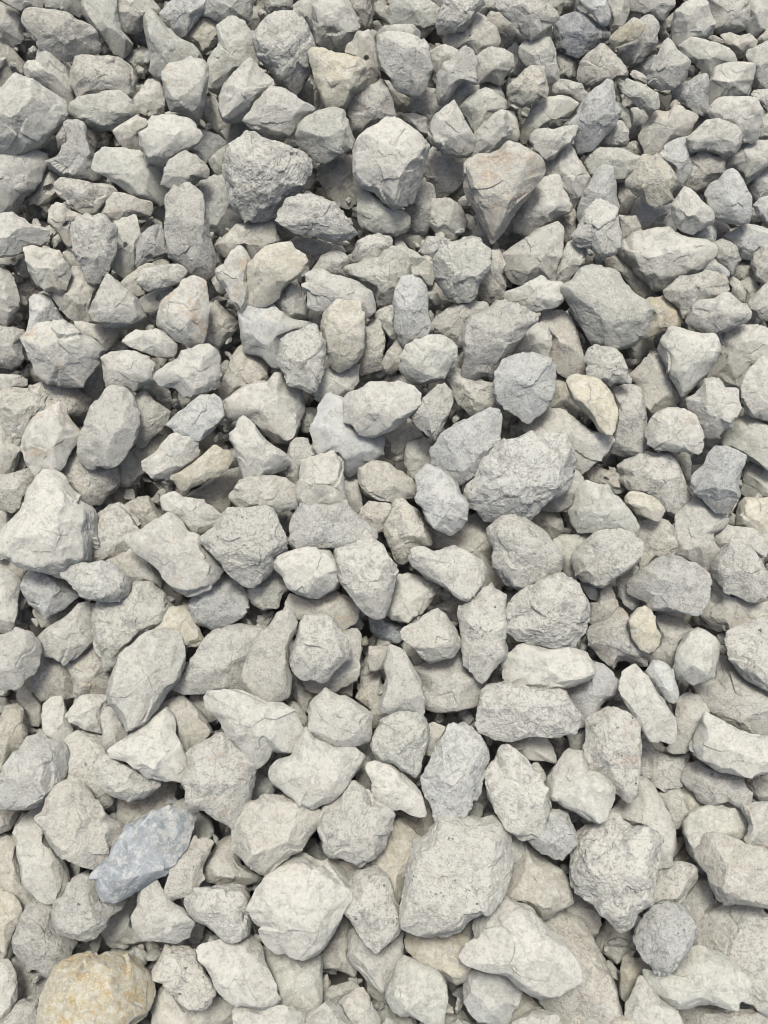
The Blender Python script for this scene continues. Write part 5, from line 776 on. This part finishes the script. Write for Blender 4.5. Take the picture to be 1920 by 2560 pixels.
1|-14|w6m|750,1560;760,1536;777,1540;794,1540;815,1536;832,1543;845,1560;856,1581;869,1601;876,1622;873,1649;856,1659;839,1676;822,1697;794,1700;760,1700;740,1687;726,1669;726,1642;733,1618;743,1594|771,1601,5;804,1652,5;821,1584,4|stone with a dented middle resting on a thin plate, lower centre of the pile
1|-13|n6|967,2466;984,2438;1001,2404;1014,2390;1035,2397;1062,2418;1090,2431;1110,2442;1117,2462;1120,2500;1113,2534;1107,2561;1076,2568;1049,2551;1028,2541;1001,2541;980,2527;967,2500|1042,2462,6;1103,2493,5;1018,2425,4|large greenish-grey chunky stone a little way down and right from the yellow-sided speckled stone
1|-9|w6|1531,1668;1538,1647;1552,1640;1569,1644;1582,1657;1600,1671;1617,1692;1634,1716;1651,1743;1668,1767;1685,1791;1692,1811;1688,1845;1678,1866;1664,1880;1644,1876;1627,1859;1613,1839;1596,1815;1579,1787;1562,1757;1548,1729;1538,1702|1563,1686,5;1613,1763,5;1657,1827,5|longest cigar-shaped stone leaning to the left, lower right of the pile
1|-13|w5|1366,1973;1369,1945;1386,1921;1407,1894;1427,1880;1455,1880;1461,1897;1475,1925;1502,1932;1523,1952;1537,1969;1537,1997;1526,2024;1516,2048;1496,2058;1472,2051;1441,2031;1407,2017;1390,2003;1373,1990|1428,1973,6;1444,1902,4;1495,2006,5|large blocky stone with a vertical ridge, lower right of the pile
1|-13|b6mp|1599,2303;1613,2286;1630,2266;1650,2256;1671,2256;1691,2259;1712,2273;1725,2290;1736,2307;1742,2320;1739,2341;1729,2365;1718,2382;1701,2402;1684,2419;1671,2437;1654,2433;1636,2423;1623,2406;1602,2392;1592,2372;1589,2348;1592,2324|1647,2331,6;1698,2321,5;1664,2381,6|roundish bluish-grey stone narrowing to a blunt lower point, bottom right of the pile
1|-14|w7|279,1875;303,1854;330,1834;364,1810;395,1789;412,1782;426,1803;439,1834;456,1864;467,1892;477,1926;474,1940;453,1950;419,1953;392,1943;368,1940;337,1919;310,1902;289,1895|398,1821,4;321,1871,4;439,1919,4;371,1888,4|flat bright white triangle lying on others, lower left of the pile
1|-12|w6p|1146,1547;1153,1526;1170,1506;1190,1489;1204,1475;1231,1472;1255,1479;1265,1492;1262,1533;1269,1567;1262,1602;1265,1636;1248,1656;1228,1673;1211,1684;1183,1673;1163,1656;1159,1636;1153,1602;1149,1567|1187,1534,5;1204,1618,5;1241,1568,4|upright pillar-like white stone, middle centre of the pile
1|-12|w6|1730,1871;1737,1837;1747,1813;1761,1789;1768,1783;1788,1796;1816,1810;1846,1824;1884,1837;1911,1844;1935,1878;1949,1899;1949,1919;1918,1933;1874,1943;1833,1936;1798,1929;1771,1912;1747,1895|1833,1888,6;1900,1892,5;1782,1865,5|large pale flat-lying oblong stone a little way down and right from the long cigar stone
1|-15|b7p|1237,932;1254,904;1278,894;1305,887;1329,880;1349,887;1370,897;1384,915;1387,949;1387,979;1377,1007;1360,1027;1339,1041;1322,1058;1305,1055;1295,1041;1264,1027;1243,1010;1233,983;1240,949|1288,939,5;1339,973,5|big rounded pale blue-tinged stone with a blunt lower tip, middle right of the pile
1|-13|b6m|1078,1122;1095,1098;1109,1081;1136,1064;1170,1047;1204,1029;1238,1012;1249,1023;1255,1040;1252,1074;1249,1108;1228,1122;1211,1146;1197,1180;1170,1204;1139,1214;1115,1193;1098,1166;1085,1142|1221,1108,6;1197,1138,5;1143,1186,5;1227,1047,5;1109,1122,4|leaf-shaped bluish slab with a raised tip, middle centre of the pile
1|-12|w7mpy|878,2195;892,2174;916,2171;946,2168;970,2188;984,2222;991,2260;1001,2297;998,2325;981,2349;957,2369;936,2379;916,2369;899,2338;881,2311;861,2277;868,2243|896,2203,5;929,2327,6;912,2263,6;973,2304,5|tall speckled white stone with a pale yellow side, bottom centre of the pile
1|-14|w6b|-1,1939;16,1905;40,1877;67,1860;95,1857;119,1860;143,1867;153,1888;156,1922;153,1959;143,1980;119,1993;95,2014;67,2024;26,2024;-1,2021;-28,2017;-28,1939|51,1956,5;118,1939,5;95,1885,4|large rounded white boulder tinged blue, lower left of the pile
1|-13|w5mbr|1575,1452;1588,1439;1612,1421;1629,1404;1653,1394;1681,1387;1708,1398;1735,1411;1759,1432;1773,1452;1776,1473;1769,1507;1756,1531;1732,1534;1691,1527;1657,1527;1629,1521;1609,1500;1588,1480|1657,1459,6;1725,1503,6;1600,1462,3;1698,1422,5|large stone with a dark grey facet beside a tan one, middle right
1|-14|w6m|837,1374;861,1367;895,1360;916,1343;940,1350;957,1364;967,1388;984,1405;991,1439;984,1473;974,1507;960,1535;943,1545;916,1538;895,1517;875,1487;851,1459;847,1425;837,1398|950,1388,5;906,1422,6;939,1489,5|large pale drop-shaped boulder, middle centre of the pile
1|-13|w4m|414,540;421,492;459,468;503,448;510,499;514,540;524,584;534,636;531,677;517,687;479,690;452,663;421,636;414,595;411,567|452,588,6;493,564,6;473,669,4;466,500,4|tall upright slab bright above and grey below, upper left of the pile
1|-11|w6t|703,1505;720,1502;741,1512;758,1519;755,1539;741,1567;731,1594;720,1621;720,1652;724,1676;720,1714;717,1758;700,1761;679,1761;659,1748;645,1734;625,1727;618,1710;615,1686;615,1659;621,1635;632,1608;649,1591;669,1570;686,1543;697,1519|707,1551,5;653,1652,5;690,1716,5|bottle-shaped stone with a long neck, lower centre of the pile
1|-13|w5m|1156,831;1169,810;1180,790;1210,779;1238,762;1258,756;1282,766;1313,773;1347,786;1347,803;1320,820;1299,851;1279,878;1258,906;1238,923;1210,930;1193,937;1169,926;1159,909;1162,882;1152,855|1204,858,7;1265,831,7;1315,807,5;1221,804,5|large rough angular boulder with a long slanted shaded face, upper centre of the pile
1|-11|w7|1229,1682;1246,1659;1270,1635;1298,1614;1321,1607;1359,1618;1421,1614;1441,1628;1462,1635;1482,1655;1489,1686;1462,1703;1421,1717;1366,1723;1321,1717;1277,1706;1243,1696|1288,1669,5;1373,1649,6;1433,1669,6|long smooth boat-shaped white stone, lower right of the pile
1|-13|w7|267,971;287,965;314,968;335,992;345,1026;349,1060;342,1101;318,1135;294,1163;267,1173;229,1156;205,1129;205,1088;212,1057;229,1019;249,995|253,1040,5;297,1091,6|bright white egg-shaped boulder, middle left of the pile
1|-15|w5mp|652,57;672,36;700,29;730,29;754,46;771,67;782,94;788,115;782,142;778,173;768,190;754,210;744,224;734,234;717,227;696,214;683,190;659,162;645,142;638,115;631,94;642,70|703,68,6;720,135,7;680,118,6|large domed boulder full of pits tapering to its foot, top centre of the pile
1|-15|w6mp|1226,1337;1240,1313;1261,1296;1288,1293;1312,1303;1339,1320;1373,1344;1394,1368;1407,1392;1404,1426;1387,1439;1356,1450;1332,1460;1305,1470;1281,1460;1264,1443;1237,1419;1230,1388;1237,1371|1322,1338,5;1265,1388,5;1356,1388,6;1305,1429,5|large pale boulder dotted with small black pits, middle right of the pile
1|-13|w7mpr|1522,1772;1536,1765;1553,1776;1573,1789;1587,1810;1597,1830;1604,1858;1604,1878;1600,1912;1597,1943;1594,1974;1573,1987;1559,1987;1546,1970;1532,1963;1518,1943;1501,1929;1477,1929;1464,1905;1457,1885;1464,1864;1471,1837;1471,1810;1488,1796;1508,1786|1529,1821,5;1569,1905,4;1563,1966,3;1495,1871,5|knobbly white stone with a dark blotch in its centre, lower right of the pile
1|-15|w6r|49,847;66,830;94,810;121,803;162,803;186,816;210,837;237,854;258,875;251,898;234,926;213,953;196,967;169,957;142,953;121,957;107,943;87,916;73,895;63,871|152,854,7;216,865,6;95,865,6;169,912,5|very large angular white stone with a small tan patch, upper left of the pile
1|-18|w5|-42,243;-1,229;23,202;40,188;68,195;92,205;122,226;150,249;163,267;170,287;156,308;133,331;102,362;51,383;-1,379;-52,372;-86,321;-76,270|17,290,7;128,280,7;68,236,4;-34,297,6|huge white boulder cut by the left edge, top left of the pile
1|-15|t7|1768,2094;1785,2080;1815,2087;1850,2100;1867,2111;1901,2117;1928,2135;1949,2155;1949,2251;1918,2264;1884,2264;1850,2261;1815,2258;1795,2244;1778,2220;1768,2186;1757,2162;1757,2135|1792,2122,4;1833,2169,5;1866,2230,6|large smooth beige boulder reaching the right edge, lower right of the pile
1|-13|w6|493,2374;510,2360;534,2357;558,2350;585,2343;619,2343;636,2360;653,2381;667,2412;680,2439;691,2466;694,2490;687,2507;670,2517;646,2521;612,2514;585,2514;564,2500;547,2480;537,2456;523,2429;503,2405|551,2388,5;602,2432,6;653,2479,5|large pale rounded-triangular stone, bottom left of the pile
1|-13|w6m|1254,1867;1271,1863;1292,1877;1309,1894;1322,1911;1339,1925;1357,1949;1367,1976;1370,2007;1370,2034;1360,2061;1339,2082;1298,2092;1264,2075;1247,2044;1234,2020;1220,1990;1213,1956;1210,1932;1223,1911;1237,1901;1244,1877|1278,1939,5;1322,2006,6;1298,2050,4|large pear-shaped pale stone narrowing to the top, lower right of the pile
1|-13|n6s|1724,2367;1752,2363;1779,2377;1800,2387;1823,2401;1841,2418;1854,2439;1861,2459;1851,2480;1834,2500;1841,2524;1800,2517;1772,2507;1748,2510;1724,2521;1701,2524;1677,2514;1653,2497;1636,2480;1622,2459;1612,2439;1615,2425;1629,2422;1642,2432;1666,2439;1687,2425;1704,2398|1711,2473,6;1822,2429,6;1765,2439,6|long smooth greenish-grey stone notched on its upper left, bottom right of the pile
1|-14|w5r|422,1286;439,1296;459,1310;473,1330;497,1340;507,1371;524,1385;545,1405;562,1422;541,1450;517,1474;497,1487;466,1491;442,1477;422,1453;398,1426;377,1409;353,1388;340,1371;333,1354;340,1330;364,1320;381,1303;401,1293|439,1388,6;388,1338,5;506,1422,5|big squarish stone with a rough pinkish-brown patch, middle left of the pile
1|-14|b5mp|1123,1813;1136,1809;1153,1816;1174,1826;1194,1840;1211,1857;1222,1878;1218,1905;1205,1925;1198,1949;1194,1980;1184,2000;1177,2024;1160,2038;1143,2045;1116,2041;1092,2031;1082,2011;1065,1990;1054,1970;1054,1946;1068,1918;1078,1891;1092,1864;1109,1837;1116,1823|1143,1871,5;1153,1956,5;1109,1922,6;1119,2006,5|tall rough bluish-grey boulder, lower centre of the pile
1|-17|w6|685,1919;702,1901;729,1888;736,1864;753,1840;764,1819;774,1826;787,1847;811,1857;839,1864;869,1864;890,1878;904,1895;900,1912;883,1939;866,1966;849,1983;828,2004;801,2014;781,2024;753,2014;733,1997;709,1980;692,1960|771,1989,5;720,1925,4;821,1932,5;838,1885,4|big white boulder with a concave upper edge, lower centre of the pile
1|-16|w6m|810,2013;827,1999;844,1982;862,1965;875,1952;889,1952;909,1969;930,1986;950,2010;974,2027;984,2040;978,2068;964,2102;950,2126;940,2143;916,2153;889,2160;855,2146;827,2143;810,2129;807,2102;793,2074;800,2047|889,2007,6;872,2135,5;963,2047,4;838,2068,5|large grainy white polygonal boulder, lower centre of the pile
1|-14|w7|516,1729;550,1729;578,1725;619,1732;646,1742;670,1756;704,1759;728,1776;748,1804;762,1824;762,1841;745,1858;731,1882;707,1882;680,1875;666,1886;653,1899;632,1903;612,1882;591,1862;574,1845;560,1821;550,1797;526,1780;516,1763|585,1787,6;686,1821,6;727,1841,5;568,1743,4|long white slab with a ridge and a drooping lower lobe, lower centre
1|-18|w5mp|571,1276;605,1272;636,1269;663,1266;680,1269;691,1289;701,1313;714,1337;718,1371;704,1385;687,1395;687,1412;670,1436;646,1460;629,1470;609,1464;588,1450;568,1430;550,1402;530,1382;509,1365;496,1351;503,1341;530,1320;550,1296|585,1338,5;653,1338,6;619,1422,5|large shield-shaped stone with a finely pitted face, middle left of the pile
1|-16|t7|618,2006;645,1999;652,1989;673,1985;703,1989;727,1996;748,2009;775,2020;796,2020;806,2030;802,2054;789,2074;768,2098;741,2126;714,2149;686,2173;662,2187;642,2180;618,2163;604,2146;594,2119;591,2095;591,2061;601,2033|636,2061,6;656,2152,7;646,2108,6;754,2051,5|large smooth beige stone with a straight vertical ridge, lower centre of the pile
1|-17|w6mr|466,1887;480,1874;510,1853;544,1833;562,1829;579,1853;603,1877;626,1898;644,1908;637,1932;630,1963;620,1997;606,2027;592,2051;579,2062;562,2051;534,2045;510,2027;483,2021;466,2007;466,1980;452,1952;469,1925|501,1973,5;551,1922,5;612,1929,4;524,1871,5|big squarish stone with a brown lower right corner, lower left of the pile
1|-18|t6rr|1159,411;1169,398;1196,387;1220,387;1248,377;1268,353;1289,357;1319,377;1340,394;1360,411;1360,428;1350,445;1333,463;1312,497;1292,527;1278,545;1265,572;1231,599;1207,568;1190,534;1176,500;1162,469;1162,439|1187,473,7;1332,422,6;1238,405,5;1214,530,7;1254,527,7|huge heart-shaped stone stained orange-brown, upper centre of the pile
1|-16|t7|114,2020;127,1992;148,1968;175,1955;196,1958;223,1982;244,2003;257,2026;278,2047;298,2057;308,2071;295,2102;281,2129;271,2149;257,2163;244,2173;223,2170;196,2160;168,2146;144,2136;127,2115;110,2085;97,2057;93,2040|152,2000,4;186,2101,6;257,2084,5;142,2095,5|large smooth beige-white boulder with a pinkish speck, lower left of the pile
1|-14|d7mp|1192,1780;1202,1742;1216,1722;1237,1712;1271,1708;1305,1715;1356,1722;1394,1722;1414,1732;1431,1760;1448,1787;1459,1804;1448,1821;1435,1831;1407,1835;1380,1845;1349,1838;1322,1838;1298,1848;1278,1855;1254,1848;1230,1838;1209,1824;1192,1797|1224,1770,5;1278,1777,6;1373,1770,6;1406,1811,4|wide marbled grey-and-white stone, lower right of the pile
1|-17|w6mp|1263,1527;1277,1499;1297,1479;1321,1465;1349,1452;1373,1438;1396,1431;1414,1441;1431,1458;1455,1482;1472,1506;1475,1540;1461,1581;1434,1612;1393,1626;1345,1612;1297,1598;1267,1568|1339,1500,6;1406,1506,6;1373,1574,6|giant rounded crusty boulder, middle right of the pile
1|-18|w6|899,344;926,320;960,299;995,296;1022,313;1049,333;1073,364;1066,385;1060,408;1053,439;1039,473;1025,504;998,521;978,518;957,501;937,480;902,470;882,429;882,378|917,412,6;1008,489,7;1062,371,5;995,365,6;910,354,4|giant smooth white boulder with a darker lower edge, upper centre of the pile
1|-17|n5|1413,719;1433,695;1457,671;1484,668;1498,671;1522,674;1543,688;1563,709;1584,732;1614,750;1638,773;1625,797;1611,832;1590,855;1563,869;1539,876;1508,869;1481,859;1464,838;1454,811;1433,777;1416,750|1495,757,7;1509,804,6;1569,851,6;1471,692,5;1569,777,5|giant grey boulder split by a vertical ridge, upper right of the pile
1|-15|w5|388,1573;409,1576;433,1576;453,1586;460,1607;464,1651;450,1686;436,1709;419,1730;399,1764;371,1798;351,1819;327,1836;317,1829;303,1798;286,1771;272,1757;269,1730;276,1696;286,1668;300,1645;324,1617;351,1593|351,1608,5;304,1669,4;354,1703,6;334,1797,5;419,1662,5|very large lens-shaped slab leaning diagonally, lower left of the pile
1|-20|w5mp|560,398;570,370;591,350;615,333;639,333;659,347;687,353;721,367;745,384;765,405;769,429;762,463;748,480;724,497;711,511;693,534;659,552;629,558;605,541;584,521;570,493;567,456;560,425|653,405,7;713,432,6;636,473,5;686,489,5|very large round boulder with small dark pits, upper centre of the pile
1|-14|b3v|238,2176;255,2159;272,2142;286,2111;300,2091;313,2067;337,2053;365,2036;392,2026;419,2015;443,2019;471,2029;488,2043;484,2067;477,2084;467,2115;450,2145;433,2169;412,2190;389,2193;365,2210;344,2224;320,2238;296,2251;276,2255;259,2244;245,2217;235,2193|311,2155,5;378,2111,6;432,2074,5;354,2186,5;277,2209,4|big slate-blue faceted stone, lower left of the pile
1|-18|w5mpb|1162,1223;1175,1203;1192,1192;1196,1169;1209,1141;1230,1124;1257,1104;1288,1097;1322,1087;1367,1087;1391,1100;1408,1107;1425,1121;1425,1145;1414,1169;1418,1196;1408,1223;1380,1244;1360,1264;1332,1285;1305,1298;1278,1291;1254,1298;1220,1285;1186,1264;1168,1244|1224,1152,5;1322,1169,7;1389,1162,5;1288,1236,6;1204,1236,3|giant rugged boulder, middle right of the pile
1|-22|w7|115,1184;135,1187;159,1201;183,1225;204,1252;224,1273;231,1293;231,1338;227,1379;221,1406;204,1409;183,1416;169,1440;135,1437;94,1427;60,1420;33,1409;19,1396;5,1379;-15,1358;5,1338;19,1314;43,1286;57,1269;67,1235;91,1201|169,1304,7;169,1405,6;118,1253,5;68,1338,5;118,1354,6|giant white triangular boulder, middle left of the pile
1|-18|w7|1244,2248;1267,2245;1288,2255;1315,2265;1332,2276;1346,2293;1367,2313;1384,2334;1401,2354;1418,2378;1435,2405;1449,2426;1449,2446;1435,2463;1414,2481;1394,2491;1373,2494;1349,2491;1322,2481;1298,2467;1271,2443;1247,2433;1209,2422;1185,2412;1168,2399;1162,2385;1179,2364;1189,2330;1192,2310;1203,2286;1223,2265|1214,2304,4;1305,2304,6;1254,2358,7;1389,2452,5;1204,2395,5;1373,2388,6|giant white wedge-shaped boulder sloping down to the right, bottom right of the pile
1|-20|w6mp|1433,2148;1440,2117;1443,2094;1467,2076;1494,2059;1522,2046;1542,2042;1563,2056;1583,2066;1611,2066;1631,2073;1645,2090;1652,2107;1641,2135;1638,2169;1631,2186;1634,2210;1631,2230;1628,2261;1611,2271;1590,2281;1583,2298;1563,2309;1542,2312;1529,2305;1515,2292;1501,2292;1488,2264;1460,2247;1443,2230;1436,2203;1430,2182;1426,2162|1603,2108,5;1529,2186,7;1478,2169,5;1579,2230,6|huge rugged roundish white boulder with an uneven lower edge, lower right of the pile
1|-20|w7|699,2164;720,2151;740,2147;761,2147;781,2161;802,2164;822,2161;836,2168;853,2185;867,2202;877,2222;870,2253;856,2280;846,2311;829,2338;815,2362;802,2376;781,2386;761,2390;733,2383;699,2373;679,2359;658,2335;644,2315;631,2297;627,2277;631,2257;641,2229;658,2209;672,2185|653,2280,6;737,2284,6;821,2236,6;703,2203,5|huge clean white boulder, bottom centre of the pile
1|-23|y9rr|93,2524;103,2490;120,2449;134,2421;154,2404;175,2394;195,2384;222,2384;246,2391;263,2380;287,2380;311,2387;328,2397;352,2411;369,2432;380,2459;386,2493;376,2520;359,2541;339,2561;325,2595;304,2643;202,2660;106,2643;93,2582|203,2412,4;321,2439,6;338,2496,6;203,2506,7;203,2591,6|huge round ochre-stained boulder, bottom left of the pile
1|-22|w7p|1095,2042;1129,2039;1164,2039;1205,2049;1239,2056;1259,2063;1266,2093;1266,2117;1273,2151;1276,2175;1273,2203;1263,2230;1252,2251;1232,2268;1205,2281;1177,2298;1150,2319;1123,2329;1085,2336;1051,2339;1027,2332;1003,2322;1000,2298;1000,2271;1010,2230;1017,2196;1027,2158;1037,2128;1051,2107;1068,2087;1082,2066|1076,2101,5;1238,2101,5;1224,2219,5;1062,2290,5;1136,2169,6|largest flat-faced white slab of all, lower centre of the pile"""
stuff = []          # (verts, faces, tint, wear, seed) of the small stones kept together
def frame_at(px, py, off):
    d = ray(px, py); t = face_dist(d); P = EYE+d*t; u = d/np.linalg.norm(d)
    return P+u*off, u
made = []
for li, ln in enumerate(DATA.strip().split('\n')):
    ind, off, code, pts, rid, label = ln.split('|')
    v = np.array([float(x) for x in pts.replace(';', ',').split(',')]).reshape(-1, 2)
    x0, x1 = v.min(0), v.max(0)
    a = 0.5*np.sum(v[:, 0]*np.roll(v[:, 1], -1)-np.roll(v[:, 0], -1)*v[:, 1])
    cx = np.sum((v[:, 0]+np.roll(v[:, 0], -1))*(v[:, 0]*np.roll(v[:, 1], -1)-np.roll(v[:, 0], -1)*v[:, 1]))/(6*a)
    cy = np.sum((v[:, 1]+np.roll(v[:, 1], -1))*(v[:, 0]*np.roll(v[:, 1], -1)-np.roll(v[:, 0], -1)*v[:, 1]))/(6*a)
    g = np.random.default_rng(1000+li)
    c, u = frame_at(cx, cy, float(off)/1000)
    zc = -u; xc = np.cross(np.array([0, 1, 0.]), zc); xc = CR[:, 0]-zc*(CR[:, 0] @ zc); xc /= np.linalg.norm(xc); yc = np.cross(zc, xc)
    D = (c-EYE) @ u
    def loc(px, py):
        d = ray(px, py); t = D/(d @ u); q = EYE+d*t[..., None]-c
        return np.c_[q @ xc, q @ yc]
    P2 = loc(v[:, 0], v[:, 1])
    rr = []
    if rid:
        rv = np.array([float(x) for x in rid.replace(';', ',').split(',')]).reshape(-1, 3)
        rp = loc(rv[:, 0], rv[:, 1]); rr = [(rp[i, 0], rp[i, 1], rv[i, 2]) for i in range(len(rv))]
    fl = code[2:]
    ind = int(ind); big = abs(a)**.5
    sub = (6 if big > 150 else 5) if ind else 4
    rough = .55 if 's' in fl else (1.25 if ('m' in fl or 'p' in fl) else 1.0)
    X, Fc, r = make_stone(P2, rr, g, sub, rough, 'p' in fl)
    M = np.c_[xc, yc, zc]
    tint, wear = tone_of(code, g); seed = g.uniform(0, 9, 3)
    if ind:
        W = X @ M.T
        me = mesh_of('stone', W, Fc, tint, wear, seed)
        o = bpy.data.objects.new('stone', me); C.objects.link(o); o.location = c
        o['label'] = label; o['category'] = 'stone'; o['group'] = 'loose crushed stones on the pile'
    else:
        stuff.append((X @ M.T+c, Fc, tint, wear, seed))

# ------------------------------------------------------------------ the rest of the pile: buried stones under the traced ones and stones all round them
lib = []; lib3 = []
for k in range(14):
    g = np.random.default_rng(50+k); n = 9
    a = np.sort(g.uniform(0, 2*np.pi, n)); rr_ = g.uniform(.72, 1.1, n)
    P2 = np.c_[np.cos(a)*rr_*g.uniform(1, 1.35), np.sin(a)*rr_*g.uniform(.75, 1)]*.03
    X, Fc, r = make_stone(P2, [], g, 4, 1.0, False); lib.append(X)
    X, Fc, r = make_stone(P2, [], g, 3, 1.0, False); lib3.append(X)
g = np.random.default_rng(3)
def inside_view(P, mpx):
    q = (P-EYE) @ CR; x = q[0]/-q[2]*F+960; y = -q[1]/-q[2]*F+1280
    return -mpx < x < 1920+mpx and -mpx < y < 2560+mpx
codes = ['w5', 'w6', 't5', 't4m', 'n5', 'n4', 'w4m', 'd6', 'b5', 'y5', 'w6m', 't6']
def scatter(step, depth, smin, smax, only_outside, xr, yr, margin=25, fine=False):
    L_ = lib if fine else lib3; F4 = ICO[4 if fine else 3][1]
    k = 0
    for yy in np.arange(yr[0], yr[1], step):
        for xx in np.arange(xr[0], xr[1], step):
            s_, x_ = yy+g.uniform(-.3, .3)*step, xx+g.uniform(-.3, .3)*step+(step/2 if k % 2 else 0)
            P = UP*s_+N*(depth+g.uniform(-.008, .008))+np.array([x_, 0, 0])
            if only_outside and inside_view(P, margin): continue
            if not only_outside and not inside_view(P, 120): continue
            q, _ = np.linalg.qr(g.normal(size=(3, 3)))
            sc_ = g.uniform(smin, smax)
            X = L_[g.integers(len(L_))] @ q.T*sc_+P
            tint, wear = tone_of(codes[g.integers(len(codes))], g)
            Fc = F4 if np.linalg.det(q) > 0 else F4[:, ::-1]
            stuff.append((X, Fc, tint, wear, g.uniform(0, 9, 3)))
        k += 1
scatter(.048, -.115, .6, .95, False, (-.9, .9), (-.9, 1.3), fine=True)
scatter(.056, -.165, .8, 1.2, False, (-.9, .9), (-.9, 1.3))
scatter(.030, -.072, .28, .55, False, (-.9, .9), (-.9, 1.3))
scatter(.040, -.082, .2, .4, False, (-.9, .9), (-.9, 1.3))
scatter(.058, -.014, .9, 1.6, True, (-1.3, 1.3), (-1.1, 1.8), margin=80)
scatter(.056, -.055, .9, 1.4, True, (-1.3, 1.3), (-1.1, 1.8), margin=55)
scatter(.060, -.100, .9, 1.4, True, (-1.3, 1.3), (-1.1, 1.8))
scatter(.085, -.120, 1.3, 2.0, True, (-2.6, 2.6), (-2.0, 3.2), margin=600)
off = 0; VX = []; VF = []; VT = []; VW = []; VS = []
for X, Fc, tint, wear, seed in stuff:
    n = len(X); VX.append(X); VF.append(Fc+off); off += n
    VT.append(np.tile(np.array([*tint], np.float32), (n, 1))); VW.append(np.tile(np.array(wear, np.float32), (n, 1))); VS.append(np.tile(np.array(seed, np.float32), (n, 1)))
me = mesh_of('gravel', np.vstack(VX), np.vstack(VF), np.vstack(VT), np.vstack(VW), np.vstack(VS))
o = bpy.data.objects.new('gravel', me); C.objects.link(o)
o['label'] = 'smaller grey and beige stones wedged in the gaps between the larger ones'; o['category'] = 'gravel'; o['kind'] = 'stuff'
print('stones', len(made), 'stuff', len(stuff), off)
